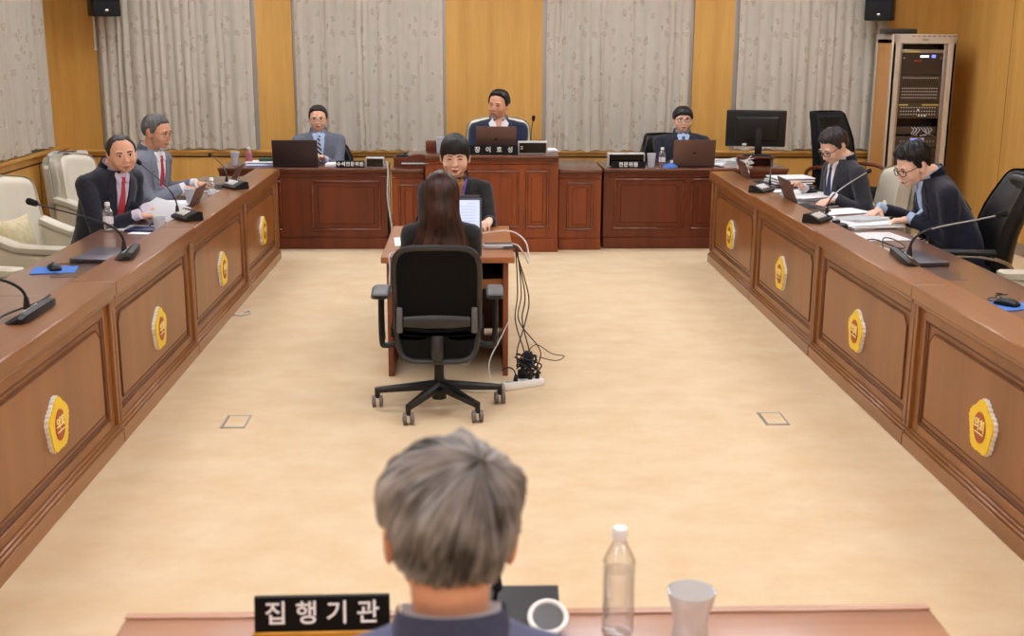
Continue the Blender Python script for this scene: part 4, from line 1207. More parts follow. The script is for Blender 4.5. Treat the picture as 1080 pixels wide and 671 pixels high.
    # cable down between bench and side cabinet
    cable('white cable hanging in the gap left of the chairman desk', [(-.775, 10.80, .79), (-.752, 10.735, .79), (-.748, 10.72, .70), (-.755, 10.72, .5), (-.735, 10.73, .3), (-.70, 10.715, .12), (-.70, 10.70, .03)], .006, 'cable_w')
    cable('second white cable in the gap left of the chairman desk', [(-.78, 10.82, .76), (-.750, 10.745, .765), (-.740, 10.73, .68), (-.738, 10.735, .45), (-.728, 10.735, .25), (-.725, 10.72, .03)], .004, 'cable_w')
    # stray white cord at the foot of the left row
    cable('short white cord sticking out from the foot of the left row', [(-1.66, 8.12, .006), (-1.60, 8.08, .006), (-1.55, 8.14, .008), (-1.57, 8.22, .006), (-1.60, 8.2, .006)], .006, 'cable_w')
    # floor outlets
    for lab, x, y in (('flush metal floor outlet on the left of the carpet', -1.19, 5.75), ('flush metal floor outlet on the right of the carpet', 1.545, 5.745)):
        t = thing('floor_outlet', lab, 'floor outlet', (x, y, 0), 0)
        m = MB()
        for a, b in (((-.062, -.10, 0), (.062, -.088, .004)), ((-.062, .088, 0), (.062, .10, .004)), ((-.062, -.088, 0), (-.052, .088, .004)), ((.052, -.088, 0), (.062, .088, .004))): m.box(a, b, .001)
        m.build('metal_frame', 'steel', t)
        m = MB()
        for a, b in (((-.052, -.088, 0), (.052, -.083, .003)), ((-.052, -.083, 0), (-.047, .088, .003))): m.box(a, b)
        m.build('gap', 'desk_groove', t, smooth=False)
        m = MB(); m.box((-.047, -.083, 0), (.052, .088, .003)); m.build('lid', 'carpet', t, smooth=False)

def build_wall_things():
    # equipment rack
    x0, x1, y0, y1, h = 4.085, 4.705, 11.62, 12.12, 1.945
    t = thing('equipment_rack', 'tall beige equipment rack with wood side and dark sound units', 'rack', ((x0 + x1) / 2, (y0 + y1) / 2, 0), 0)
    T = TR(-V(t.location))
    m = MB()
    m.box((x0, y0, .06), (x0 + .075, y0 + .03, h), .004, mat=T); m.box((x1 - .075, y0, .06), (x1, y0 + .03, h), .004, mat=T)
    m.box((x0, y0, h - .09), (x1, y1, h), .004, mat=T); m.box((x0, y0, 0), (x1, y1, .08), .004, mat=T); m.box((x0, y1 - .02, 0), (x1, y1, h), mat=T)
    for y in (y0, y1 - .05): m.box((x0 - .003, y, .0), (x0 + .03, y + .05, h), .003, mat=T); m.box((x1 - .03, y, 0), (x1 + .0, y + .05, h), .003, mat=T)
    m.build('frame', 'rack', t)
    m = MB(); m.box((x0, y0 + .05, .08), (x0 + .01, y1 - .05, h - .05), mat=T); m.box((x1 - .01, y0 + .05, .08), (x1, y1 - .05, h - .05), mat=T); m.build('side_panel', 'rack_side', t, smooth=False)
    m = MB()
    for i in range(9): m.box((x0 + .18 + i * .05, y0 - .001, h - .022), (x0 + .21 + i * .05, y0 + .002, h - .015), mat=T)
    m.build('vent_slots', 'desk_groove', t, smooth=False)
    m = MB(); m.box((x0 + .28, y0 - .003, h - .06), (x0 + .34, y0 + .001, h - .042), .001, mat=T); m.build('maker_badge', 'steel', t)
    m = MB(); m.box((x1 - .115, y0 + .005, .08), (x1 - .075, y0 + .02, h - .09), .002, mat=T); m.box((x0 + .075, y0 + .005, .08), (x0 + .095, y0 + .02, h - .09), .002, mat=T); m.build('mounting_rail', 'steel', t)
    a, b = x0 + .098, x1 - .118
    def unit(z0, z1, mat='rack_dark', yo=.012):
        m = MB(); m.box((a, y0 + yo, z0), (b, y0 + .35, z1), .003, mat=T); return m.build('rack_unit', mat, t)
    def dots(par, z, n, xa, xb, r, mat, hh=None, name='knob'):
        m = MB()
        for i in range(n):
            x = xa + (xb - xa) * i / max(1, n - 1)
            if hh: m.box((x - r, y0 + .006, z), (x + r, y0 + .013, z + hh), .0008, mat=T)
            else: m.cyl(T @ V((x, y0 + .013, z)), T @ V((x, y0 + .003, z)), r, n=10)
        o = m.build(name, mat, par)
        if n > 10: o['kind'] = 'stuff'
        return o
    m = MB(); m.box((a, y0 + .20, .08), (b, y0 + .22, h - .1), mat=T); m.build('inner_back', 'rack_dark', t, smooth=False)
    u = unit(1.765, 1.80, 'steel'); dots(u, 1.775, 1, a + .09, a + .09, .07, 'led_yellow', .012, 'yellow_strip')
    u = unit(1.56, 1.76); dots(u, 1.725, 1, a + .22, a + .22, .04, 'led_white', .02, 'display'); dots(u, 1.722, 1, a + .31, a + .31, .018, 'led_blue', .028, 'display'); dots(u, 1.69, 4, a + .13, a + .19, .004, 'led_red', .006, 'lamp')
    dots(u, 1.72, 2, a + .02, b - .02, .008, 'steel')
    u = unit(1.30, 1.555, 'rack_dark2')
    for z in (1.53, 1.43, 1.40, 1.37, 1.34): dots(u, z, 16, a + .03, b - .04, .0055, 'silver')
    m = MB()
    for i in range(16):
        x = a + .03 + (b - a - .07) * i / 15; m.box((x - .003, y0 + .009, 1.45), (x + .003, y0 + .0125, 1.51), mat=T)
    o = m.build('slider_slots', 'key', u, smooth=False); o['kind'] = 'stuff'
    u = unit(1.14, 1.295, 'rack_dark2'); dots(u, 1.265, 1, a + .05, a + .05, .045, 'led_yellow', .012, 'yellow_strip'); dots(u, 1.265, 1, b - .09, b - .09, .08, 'led_yellow', .012, 'yellow_strip')
    for z in (1.245, 1.21, 1.18): dots(u, z, 14, a + .03, b - .04, .006, 'silver')
    dots(u, 1.16, 3, a + .21, a + .27, .008, 'text', .016, 'button'); dots(u, 1.215, 1, a + .2, a + .2, .008, 'text', .016, 'button')
    u = unit(.985, 1.06, 'rack_dark2', .04); 
    rnd = random.Random(8)
    for i in range(7):
        m = MB(); x = a + .16 + i * .03
        m.tube([T @ V(p) for p in crom([(x, y0 + .04, 1.05), (x + .01, y0 + .005, 1.03), (x + rnd.uniform(-.03, .05), y0 + .0, .99), (x + rnd.uniform(-.02, .06), y0 + .03, .97)], 5)], .0045, 6); m.build('patch_lead', 'silver', u)
    u = unit(.86, .965, 'rack_dark2'); dots(u, .885, 1, a + .21, a + .21, .07, 'silver', .065, 'display_frame')
    m = MB(); m.box((a + .15, y0 + .003, .893), (a + .27, y0 + .007, .942), mat=T); m.build('display', 'led_blue', u, smooth=False)
    dots(u, .915, 4, b - .12, b - .03, .008, 'steel'); dots(u, .915, 2, a + .05, a + .08, .008, 'steel')
    for z in (.775, .685, .595):
        u = unit(z, z + .08); dots(u, z + .035, 1, a + .20, a + .20, .055, 'led_blue', .014, 'display'); dots(u, z + .04, 4, b - .14, b - .05, .009, 'steel'); dots(u, z + .035, 1, a + .07, a + .07, .04, 'led_yellow', .01, 'label')
    for z in (.50, .41, .32): unit(z, z + .08)
    t2 = thing('set_top_box', 'small black box lying on top of the equipment rack', 'box', (x0 + .06, y0 + .15, h), 0)
    m = MB(); rbox(m, (.03, 0, .026), (.31, .2, .048), .012, 2); m.build('casing', 'dark_plastic', t2)
    m = MB(); m.box((-.11, -.102, .012), (.17, -.099, .022), .001); m.build('front_slot', 'key', t2)
    # wall loudspeakers
    for lab, x, rz in (('black wall loudspeaker high in the left corner', -3.55, .5), ('black wall loudspeaker high above the equipment rack', 4.06, -.45)):
        t = thing('wall_speaker', lab, 'loudspeaker', (x, 12.0, 2.075), rz)
        m = MB(); rbox(m, (0, 0, .22), (.27, .22, .44), .015, 3); c = m.build('cabinet', 'black_plastic', t)
        m = MB(); rbox(m, (0, -.112, .22), (.25, .012, .42), .005, 2); m.build('grille', 'black_cloth', c)
        m = MB(); m.ell((.0, -.12, .055), (.018, .004, .012)); m.build('maker_badge', 'chrome', c)
        m = MB(); m.cyl((0, .1, .22), (0, .24, .22), .02); m.box((-.05, .22, .15), (.05, .25, .29), .004); m.build('bracket', 'black_plastic', t)
    for lab, x in (('thin white conduit below the left loudspeaker', -3.745), ('thin white conduit below the right loudspeaker', 4.245)):
        m = MB(); m.box((-.010, 0, 0), (.010, .012, .5 if x < 0 else .35), .003); m.box((-.014, -.002, .0), (.014, .014, .02), .002)
        o = m.build('wall_conduit', 'white_plastic'); o.location = (x, WB - .014, 1.75 if x < 0 else 1.95); tag(o, lab, 'conduit')
    # air purifier
    t = thing('air_purifier', 'white box-shaped air purifier in the left back corner', 'air purifier', (-3.86, 11.55, 0), R(10))
    m = MB(); rbox(m, (0, 0, .41), (.34, .34, .80), .03, 4); m.build('casing', 'white_plastic', t)
    m = MB(); m.box((-.045, -.173, .66), (.045, -.168, .76), .004); m.build('control_panel', 'screen_off', t)
    m = MB(); rbox(m, (0, 0, .812), (.16, .12, .006), .003, 2); m.build('handle_recess', 'dark_plastic', t)
    m = MB(); m.box((-.14, -.172, .1), (.14, -.168, .5), .004); m.build('front_grille', 'silver', t)

def build_front_table():
    x0, x1, y0, y1, h = -.715, .965, 1.72, 2.275, .73
    t = thing('front_table', 'glossy brown table top in the foreground before the grey-haired man', 'table', ((x0 + x1) / 2, (y0 + y1) / 2, 0), 0)
    T = TR(-V(t.location))
    m = MB(); m.box((x0, y0, h - .04), (x1, y1, h), .006, 2, mat=T); m.build('tabletop', 'fgwood', t)
    m = MB(); m.box((x0, y1 - .022, h), (x1, y1, h + .004), .002, mat=T); m.build('edge_strip', 'fgwood', t)
    m = MB(); m.box((x0 + .03, y0 + .03, 0), (x0 + .06, y1 - .03, h - .04), .003, mat=T); m.build('side_panel', 'desk', t)
    m = MB(); m.box((x1 - .06, y0 + .03, 0), (x1 - .03, y1 - .03, h - .04), .003, mat=T); m.build('side_panel', 'desk', t)
    m = MB(); m.box((x0 + .06, y1 - .06, .05), (x1 - .06, y1 - .04, h - .04), .003, mat=T); m.build('front_panel', 'desk', t)
    H = h + .0005
    # sits on the table with its face to the viewer
    nameplate('black nameplate with four white letters beside the grey-haired man', (-.30, 2.19, H), R(1), '집 행 기 관', .268, .068, size=.050, base='gold')
    bottle('clear ribbed water bottle with white cap in the foreground', (.292, 2.17, H), .225, .033, lab=False, ribs=True, fill=.62)
    t = thing('drinking_glass', 'waisted clear drinking glass beside the foreground bottle', 'glass', (.425, 2.10, H), 0)
    pr = [(0, .0), (.032, 0), (.036, .008), (.037, .03), (.034, .05), (.033, .065), (.037, .085), (.043, .105), (.0475, .125), (.047, .127), (.045, .124), (.0405, .105), (.0345, .085), (.0305, .066), (.031, .05), (.034, .03), (.033, .012), (0, .010)]
    m = MB(); m.lathe(pr, n=40); m.build('body', 'glass', t)
    m = MB(); m.lathe([(.046 + .002 * math.cos(a), .126 + .002 * math.sin(a)) for a in [2 * PI * k / 8 for k in range(9)]], n=40); m.build('rim', 'glass', t)
    # delegate unit of the foreground seat
    t = thing('conference_microphone', 'dark grey microphone unit with white ring in the foreground', 'microphone', (.10, 2.17, H), 0)
    m = MB(); m.loft([[(x, -.07, 0), (x, -.07, .015), (x, .05, .082), (x, .06, .078), (x, .06, 0)] for x in (-.12, .075)]); m.build('base', 'dark_plastic', t, ang=25)
    m = MB(); m.box((-.08, -.072, .002), (.04, -.069, .006)); m.build('silver_line', 'silver', t, smooth=False)
    A = TR((.050, -.022, .042)) @ RX(R(29))
    m = MB(); m.tube([A @ V((.036 * math.cos(2 * PI * k / 40), .036 * math.sin(2 * PI * k / 40), .012)) for k in range(40)], .0055, 8, closed=True); m.build('white_ring', 'white_plastic', t)
    m = MB(); m.lathe([(0, 0), (.035, 0), (.035, .012), (.0, .014)], n=40); m.build('speaker_disc', 'grey_plastic', t, mat4=A)
    m = MB(); m.tube(bez((-.055, .02, .05), (-.055, .02, .08), (-.05, .015, .09), (-.05, .01, .10)), .005, 8); m.build('gooseneck', 'black_plastic', t)
    m = MB(); m.capsule((-.05, .01, .10), (-.053, .005, .125), .011, .010); m.build('microphone_head', 'foam', t)
# ------------------------------------------------------------------ people
def remesh(mb, voxel, name='x', smooth_it=3, fac=.5):
    bmesh.ops.recalc_face_normals(mb.bm, faces=mb.bm.faces[:])
    me = bpy.data.meshes.new('tmp'); mb.bm.to_mesh(me); mb.bm.free()
    o = bpy.data.objects.new('tmp', me); COL.objects.link(o)
    md = o.modifiers.new('r', 'REMESH'); md.mode = 'VOXEL'; md.voxel_size = voxel; md.use_smooth_shade = True
    if smooth_it:
        ms = o.modifiers.new('s', 'SMOOTH'); ms.iterations = smooth_it; ms.factor = fac
    bpy.context.view_layer.update()
    dg = bpy.context.evaluated_depsgraph_get()
    out = bpy.data.meshes.new_from_object(o.evaluated_get(dg))
    bpy.data.objects.remove(o); bpy.data.meshes.remove(me)
    out.name = name
    return out

def bvh_of(me, inv=None):
    vs = [(inv @ v.co) if inv is not None else v.co.copy() for v in me.vertices]
    return BVHTree.FromPolygons(vs, [tuple(p.vertices) for p in me.polygons])

def mesh_obj(me, name, mat, parent):
    me.materials.clear(); me.materials.append(M[mat] if isinstance(mat, str) else mat)
    me.polygons.foreach_set('use_smooth', [True] * len(me.polygons))
    o = bpy.data.objects.new(name, me); COL.objects.link(o); o.parent = parent
    return o

def patch(poly, bvh, frame, thick, name, mat, parent, direction=(0, 1, 0), start=-.17, res=.012, sink=.004, axis='XZ'):
    """lay a flat outline (x, z) on the surface seen along +Y and give it thickness"""
    t = bmesh.new()
    vs = [t.verts.new((p[0], 0, p[1])) for p in poly]
    t.faces.new(vs)
    xs = [p[0] for p in poly]; zs = [p[1] for p in poly]
    def cuts(a, b, ax):
        n = int((b - a) / res)
        for k in range(1, n + 1):
            q = a + (b - a) * k / (n + 1)
            co = V((q, 0, 0)) if ax == 0 else V((0, 0, q)); no = V((1, 0, 0)) if ax == 0 else V((0, 0, 1))
            bmesh.ops.bisect_plane(t, geom=t.verts[:] + t.edges[:] + t.faces[:], plane_co=co, plane_no=no)
    cuts(min(xs), max(xs), 0); cuts(min(zs), max(zs), 1)
    last = None; miss = []
    for v in t.verts:
        h = bvh.ray_cast(V((v.co.x, start, v.co.z)), V((0, 1, 0)))
        if h[0] is None: miss.append(v)
        else: v.co.y = h[0].y; last = h[0].y
    ok = [v.co.copy() for v in t.verts if v not in miss] if miss and len(miss) < len(t.verts) else []
    for v in miss:
        if ok:
            n = min(ok, key=lambda c: (c.x - v.co.x) ** 2 + (c.z - v.co.z) ** 2); v.co.y = n.y
    front = t.faces[:]
    r = bmesh.ops.extrude_face_region(t, geom=front)
    for g in r['geom']:
        if isinstance(g, bmesh.types.BMVert): g.co.y -= thick
    ex = set(g for g in r['geom'] if isinstance(g, bmesh.types.BMVert))
    for v in t.verts:
        if v not in ex: v.co.y += sink
    m = MB(); m.merge(t)
    return m.build(name, mat, parent, mat4=frame, ang=60)

def ang_interp(pts, az):
    az = az % 360
    p = sorted(pts)
    p = [(p[-1][0] - 360, p[-1][1])] + p + [(p[0][0] + 360, p[0][1])]
    for (a, b), (c, d) in zip(p, p[1:]):
        if a <= az <= c: return b + (d - b) * sstep(a, c, az)
    return p[0][1]

HEAD = [((0, .012, .030), (.081, .093, .082)), ((0, -.028, -.012), (.073, .062, .080)), ((0, -.026, -.055), (.063, .052, .046))]

def head_prims(m, T, w=1.0, jaw=1.0, neck=True):
    def E(c, r, rot=None):
        t = bmesh.new(); bmesh.ops.create_uvsphere(t, u_segments=24, v_segments=16, radius=1)
        mm = TR(c) @ (rot if rot is not None else Matrix.Identity(4)) @ Matrix.Diagonal((r[0], r[1], r[2], 1))
        m.merge(t, T @ mm)
    for i, (c, r) in enumerate(HEAD): E(c, (r[0] * (w if i == 0 else (w + jaw) / 2 if i == 1 else jaw), r[1], r[2]))
    E((0, -.062, -.086), (.026 * jaw, .018, .016))
    for s in (-1, 1):
        E((s * .042 * jaw, -.056, -.03), (.026, .024, .03))
        E((s * .030, -.079, .024), (.026, .011, .008))
        E((s * .0105, -.098, -.033), (.0085, .009, .007))
        E((s * .083 * w, .008, -.010), (.007, .019, .031), RZ(s * -.35) @ RX(-.15))
        E((s * .087 * w, .018, .006), (.006, .010, .018), RZ(s * -.5))
        # upper and lower eyelids swell slightly
        E((s * .031, -.078, .004), (.0165, .009, .008))
    def cone(a, b, r0, r1):
        t = MB(); t.capsule(a, b, r0, r1, 14)
        me = bpy.data.meshes.new('q'); t.bm.to_mesh(me); t.bm.free(); me.transform(T); m.bm.from_mesh(me); bpy.data.meshes.remove(me)
    cone((0, -.086, .010), (0, -.102, -.028), .0065, .0105)
    E((0, -.087, -.058), (.023, .0085, .006)); E((0, -.086, -.068), (.019, .008, .006))

def hair_mesh(name, mat, parent, T, w, hairline, thick, seed=0, nu=120, nv=70, crown=(0, .25, 1), ridge=.0025, ridgef=26, jaw=1.0, clump=0.0, smooth=8, vol=None):
    """closed shell over the skull: sinks below the skin outside the hairline"""
    c = V((0, .0, .01))
    ell = [(V(a), V((b[0] * (w if i == 0 else 1), b[1], b[2]))) for i, (a, b) in enumerate(HEAD)]
    def rad(d):
        best = .02
        for a, r in ell:
            o = c - a
            A = sum((d[i] / r[i]) ** 2 for i in range(3)); B = 2 * sum(o[i] * d[i] / r[i] ** 2 for i in range(3)); C_ = sum((o[i] / r[i]) ** 2 for i in range(3)) - 1
            D = B * B - 4 * A * C_
            if D > 0: best = max(best, (-B + math.sqrt(D)) / (2 * A))
        return best
    cz = V(crown).normalized(); cx = cz.cross(V((0, 1, 0))).normalized(); cy = cz.cross(cx)
    m = MB(); uvl = m.bm.loops.layers.uv.new('UVMap')
    g = []
    for j in range(nv + 1):
        ph = PI * (j + .001) / (nv + .002); row = []
        for i in range(nu):
            th = 2 * PI * i / nu
            tw = th + .5 * ph * .3
            d = cx * (math.sin(ph) * math.cos(tw)) + cy * (math.sin(ph) * math.sin(tw)) + cz * math.cos(ph)
            az = math.degrees(math.atan2(d.x, -d.y)); el = math.degrees(math.asin(max(-1, min(1, d.z))))
            hl = hairline(az)
            k = sstep(hl - smooth * .4, hl + smooth, el + 5 * noise.noise(d * 9 + V((seed, 0, 0))))
            tk = thick(az, el)
            rd = ridge * (noise.noise(V((math.cos(th) * ridgef * .4, math.sin(th) * ridgef * .4, ph * 1.6 + seed))) + .5 * noise.noise(V((math.cos(th) * ridgef, math.sin(th) * ridgef, ph * 2.5 + seed)))) * min(1, ph * 2)
            cl = clump * noise.noise(V((math.cos(th) * 2.6, math.sin(th) * 2.6, ph * 2.2 + seed * 2)))
            r = rad(d) + k * (tk + rd + cl) - (1 - k) * .014
            row.append((m.bm.verts.new(T @ (c + d * r)), (i / nu, j / nv)))
        g.append(row)
    for j in range(nv):
        for i in range(nu):
            q = [g[j][i], g[j][(i + 1) % nu], g[j + 1][(i + 1) % nu], g[j + 1][i]]
            f = m.bm.faces.new([a[0] for a in q])
            for kk, (lp, a) in enumerate(zip(f.loops, q)):
                u = a[1][0]
                if i == nu - 1 and kk in (1, 2): u = 1.0
                lp[uvl].uv = (u, a[1][1])
    m.bm.faces.new([a[0] for a in g[0]]); m.bm.faces.new([a[0] for a in g[-1]])
    return m.build(name, mat, parent, ang=180)

def hair_mat(name, dark, light, k=.5, su=60, rough=.45, patch_col=None):
    m, nt, b, N, L = base_mat(name)
    tc = N.new('ShaderNodeTexCoord'); mp = N.new('ShaderNodeMapping'); mp.inputs['Scale'].default_value = (su, 3, 1)
    L.new(tc.outputs['UV'], mp.inputs['Vector'])
    nz = N.new('ShaderNodeTexNoise'); nz.inputs['Scale'].default_value = 1; nz.inputs['Detail'].default_value = 4
    nz.inputs['Distortion'].default_value = 1.2
    L.new(mp.outputs[0], nz.inputs['Vector'])
    n2 = N.new('ShaderNodeTexNoise'); n2.inputs['Scale'].default_value = 14; n2.inputs['Detail'].default_value = 2
    L.new(tc.outputs['Object'], n2.inputs['Vector'])
    ad = N.new('ShaderNodeMath'); ad.operation = 'MULTIPLY_ADD'; ad.inputs[1].default_value = .55
    L.new(n2.outputs['Fac'], ad.inputs[0]); 
    m2 = N.new('ShaderNodeMath'); m2.operation = 'MULTIPLY'; m2.inputs[1].default_value = .45
    L.new(nz.outputs['Fac'], m2.inputs[0]); L.new(m2.outputs[0], ad.inputs[2])
    cr = N.new('ShaderNodeValToRGB'); cr.color_ramp.elements[0].position = k - .13; cr.color_ramp.elements[1].position = k + .13
    cr.color_ramp.elements[0].color = lin(dark); cr.color_ramp.elements[1].color = lin(light)
    L.new(ad.outputs[0], cr.inputs[0]); L.new(cr.outputs[0], b.inputs['Base Color'])
    b.inputs['Roughness'].default_value = rough; b.inputs['Specular IOR Level'].default_value = .35
    bp = N.new('ShaderNodeBump'); bp.inputs['Strength'].default_value = .5; bp.inputs['Distance'].default_value = .003
    L.new(nz.outputs['Fac'], bp.inputs['Height']); L.new(bp.outputs[0], b.inputs['Normal'])
    M[name] = m

def ik(S, W, a, b, pole):
    d = W - S; L_ = d.length
    if L_ > (a + b) * .995: W = S + d * ((a + b) * .995 / L_); d = W - S; L_ = d.length
    u = d / L_
    x = (a * a - b * b + L_ * L_) / (2 * L_)
    h = math.sqrt(max(1e-6, a * a - x * x))
    p = (pole - u * pole.dot(u)).normalized()
    return S + u * x + p * h, W

def hand_prims(m, wrist, d, up, side, curl=.5, size=1.0, spread=.12):
    """five fingers; d: pointing direction, up: back of the hand, side: +1 thumb towards d x up"""
    d = d.normalized(); up = (up - d * up.dot(d)).normalized(); s = d.cross(up) * side
    z = size
    kn = []
    for i, off in enumerate((.030, .010, -.010, -.029)):
        base = wrist + s * off * .55 * z + d * .015 * z
        k = wrist + s * off * z + d * (.088 - .004 * abs(i - 1)) * z + up * .004
        m.capsule(base, k, .0135 * z, .0115 * z, 10); kn.append(k)
    m.capsule(wrist - d * .02 * z, wrist + d * .03 * z, .024 * z, .022 * z, 12)
    for i, (k, ln) in enumerate(zip(kn, (.070, .078, .072, .058))):
        p = k; a = curl * .5; off = (1.5 - i) * spread
        rr = .0092 * z if i < 3 else .008 * z
        for f, l in enumerate((.45, .31, .24)):
            a2 = a + curl * (.25 + .75 * f)
            dr = (d * math.cos(a2) - up * math.sin(a2) + s * off * (1 - .4 * f)).normalized()
            q = p + dr * ln * l * z
            m.capsule(p, q, rr, rr * .92, 8); p = q; rr *= .92
    p = wrist + d * .022 * z + s * .020 * z - up * .006 * z
    for l, a_, r in ((.042, .95, .0125), (.034, .62, .011), (.026, .35, .0098)):
        dr = (d * math.cos(a_) + s * math.sin(a_) * .9 - up * .30 * curl).normalized()
        q = p + dr * l * z; m.capsule(p, q, r * z, r * .92 * z, 8); p = q

def person(name_label, head_pos, face, body=None, lean=10, hp=0, roll=0, hands=None, sx=1.0, scale=1.0, jacket='navy', shirt='white_shirt',
           tie=None, collar='closed', skin='skin', hair=None, glasses=None, w=1.0, jaw=1.0, hip_z=None, legs=True, trouser=None, hair_fn=None,
           girth=1.0, voxel=.007, hand_d=None, curl=.6, mouth=(150, 84, 74), brows='hair_black', elbow_out=.35, short_leg=False, torso=.665, neck_f=0.0, eyes='open', palms=None, sleeve_w=1.0, shirt_low=False):
    """face/body: heading in degrees, 0 looks at the camera side (-Y), 90 looks to +X"""
    body = face if body is None else body
    s = scale
    P = V(head_pos)
    H = RZ(R(body))
    # hip position under the leaning torso
    la = R(lean)
    up = H @ V((0, -math.sin(la), math.cos(la)))
    hip = P - up * torso * s - H.to_3x3() @ V((0, -neck_f, 0))
    root = thing('person', name_label, 'person', (hip.x, hip.y, 0), R(body))
    inv = Matrix.Rotation(-R(body), 4, 'Z') @ TR((-hip.x, -hip.y, 0))        # world -> root
    TF = TR((0, 0, hip.z)) @ RX(la) @ Matrix.Diagonal((s, s, s, 1))             # torso frame -> root
    TFi = TF.inverted()
    hl = inv @ P                                                                  # head centre in the root frame
    HF = TR(hl) @ RZ(R(face - body)) @ RX(R(hp)) @ RY(R(roll)) @ Matrix.Diagonal((s, s, s, 1))
    hd = TFi @ hl                                                                 # head centre in the torso frame
    # ---- arms in the torso frame
    arms = []
    for i, sd in enumerate((-1, 1)):       # -1 = the person's right (local -X)
        S = V((sd * .192 * sx, .01, .458))
        if hands and hands[i] is not None: W = TFi @ (inv @ V(hands[i]))
        else: W = V((sd * .20, -.28, .12))
        pole = V((sd * elbow_out, .35, -1))
        E_, W = ik(S, W, .285, .25, pole)
        arms.append((S, E_, W, sd))
    # ---- the body itself
    m = MB()
    def tf(mm):  # move last geometry from torso frame into root frame
        pass
    b = MB()
    b.capsule((0, .01, .46), V((0, .012, .56)), .060, .056, 16)
    nk = V((hd.x * .6, .01 + (hd.y) * .4, .58)); b.capsule((0, .012, .52), nk, .056, .054, 16)
    hb = TFi @ (HF @ V((0, .022, -.055)))
    b.capsule(nk, hb, .054, .056, 16)
    b.ell((0, .0, .34), (.145 * sx, .09, .19)); b.ell((0, .0, .08), (.135 * sx, .095, .17))
    for S, E_, W, sd in arms:
        b.capsule(V((sd * .06, 0, .45)), S, .05, .05, 12); b.capsule(S, E_, .048, .038, 12)
        b.capsule(E_, W, .038, .025, 12)
    me = bpy.data.meshes.new('q'); b.bm.to_mesh(me); b.bm.free(); me.transform(TF); m.bm.from_mesh(me); bpy.data.meshes.remove(me)
    # legs
    knee_z = min(.50, max(.44, hip.z + .02)); hz = hip.z
    lg = []
    for sd in (-1, 1):
        h0 = V((sd * .085, 0, hz)); k = V((sd * .12, -.40 * s, knee_z)); a = V((sd * .12, -.40 * s + .03, .085))
        lg.append((h0, k, a, sd))
        if legs: m.capsule(h0, k, .07 * s, .048 * s, 12); m.capsule(k, a, .046 * s, .032 * s, 12); m.capsule(a, a + V((0, -.12, -.04)), .03, .025, 10)
    # hands
    for i, (S, E_, W, sd) in enumerate(arms):
        Wr = TF @ W; Er = TF @ E_
        d = (Wr - Er).normalized()
        if hand_d and hand_d[i] is not None: d = (inv.to_3x3() @ V(hand_d[i])).normalized()
        un = V((0, 0, 1))
        if palms and palms[i] is not None: un = inv.to_3x3() @ V(palms[i])
        # thumb points to the inner side
        sidev = d.cross((un - d * un.dot(d)).normalized())
        want = V((-sd, 0, 0))
        sg = 1 if sidev.dot(want) > 0 else -1
        hand_prims(m, Wr + d * .02, d, un, sg, curl, s)
    head_prims(m, HF, w, jaw)
    me = remesh(m, voxel, 'body', 2, .45)
    bo = mesh_obj(me, 'body', skin, root)
    hb_ = bvh_of(me, HF.inverted())
    # ---- face
    def hp_(poly, th, nm, mt, res=.004, sink=.003): return patch(poly, hb_, HF, th, nm, mt, root, start=-.25, res=res, sink=sink)
    if not hair_fn == 'back':
        for sd in (-1, 1):
            cx, cz = sd * .031, .004
            ew, eh = .0145, (.0052 if eyes == 'open' else .0022)
            alm = [(cx - ew, cz - .001), (cx - ew * .5, cz + eh * .8), (cx, cz + eh), (cx + ew * .5, cz + eh * .8), (cx + ew, cz), (cx + ew * .5, cz - eh * .8), (cx, cz - eh), (cx - ew * .5, cz - eh * .8)]
            e = hp_(alm, .0008, 'eye', 'eye_white' if eyes == 'open' else 'lash')
            if eyes == 'open':
                r = .0058
                ir = [(cx + r * math.cos(a), cz + r * .9 * math.sin(a)) for a in [2 * PI * k / 14 for k in range(14)]]
                hp_(ir, .0016, 'iris', 'iris')
            lid = [(cx - ew * 1.1, cz), (cx - ew * .5, cz + eh * .9), (cx, cz + eh * 1.1), (cx + ew * .5, cz + eh * .9), (cx + ew * 1.1, cz), (cx + ew * .5, cz + eh * .9 + .0022), (cx, cz + eh * 1.1 + .0026), (cx - ew * .5, cz + eh * .9 + .0022)]
            hp_(lid, .0022, 'eyelashes', 'lash')
            bw = [(sd * .014, .024), (sd * .030, .030), (sd * .046, .027), (sd * .050, .023), (sd * .032, .0245), (sd * .015, .019)]
            if sd < 0: bw = bw[::-1]
            hp_(bw, .0022, 'eyebrow', brows)
        up_ = [(-.023, -.0615), (-.012, -.056), (-.004, -.0545), (0, -.056), (.004, -.0545), (.012, -.056), (.023, -.0615), (.012, -.0705), (0, -.0725), (-.012, -.0705)]
        hp_(up_, .0010, 'lips', 'lips')
        hp_([(-.023, -.0622), (-.01, -.0608), (.01, -.0608), (.023, -.0622), (.01, -.0634), (-.01, -.0634)], .0018, 'mouth_line', 'lash')
    # ---- glasses
    if glasses:
        gm = MB(); zc = .002; rw, rh = .026, (.018 if glasses != 'thin' else .016); rr = .0017 if glasses == 'thin' else .0024
        yf = -.100
        for sd in (-1, 1):
            gm.tube([(sd * .032 + rw * math.copysign(abs(math.cos(a)) ** .6, math.cos(a)), yf + .012 * abs(math.cos(a)) * (1 if math.cos(a) * sd > 0 else 0), zc + rh * math.copysign(abs(math.sin(a)) ** .7, math.sin(a))) for a in [2 * PI * k / 24 for k in range(24)]], rr, 6, closed=True)
            gm.tube([(sd * .058, yf + .012, zc + .006), (sd * .076 * w, yf + .035, zc + .008), (sd * .082 * w, .0, zc + .010), (sd * .083 * w, .022, zc - .004)], rr, 6)
        gm.tube([(-.008, yf, zc + .004), (0, yf - .003, zc + .007), (.008, yf, zc + .004)], rr, 6)
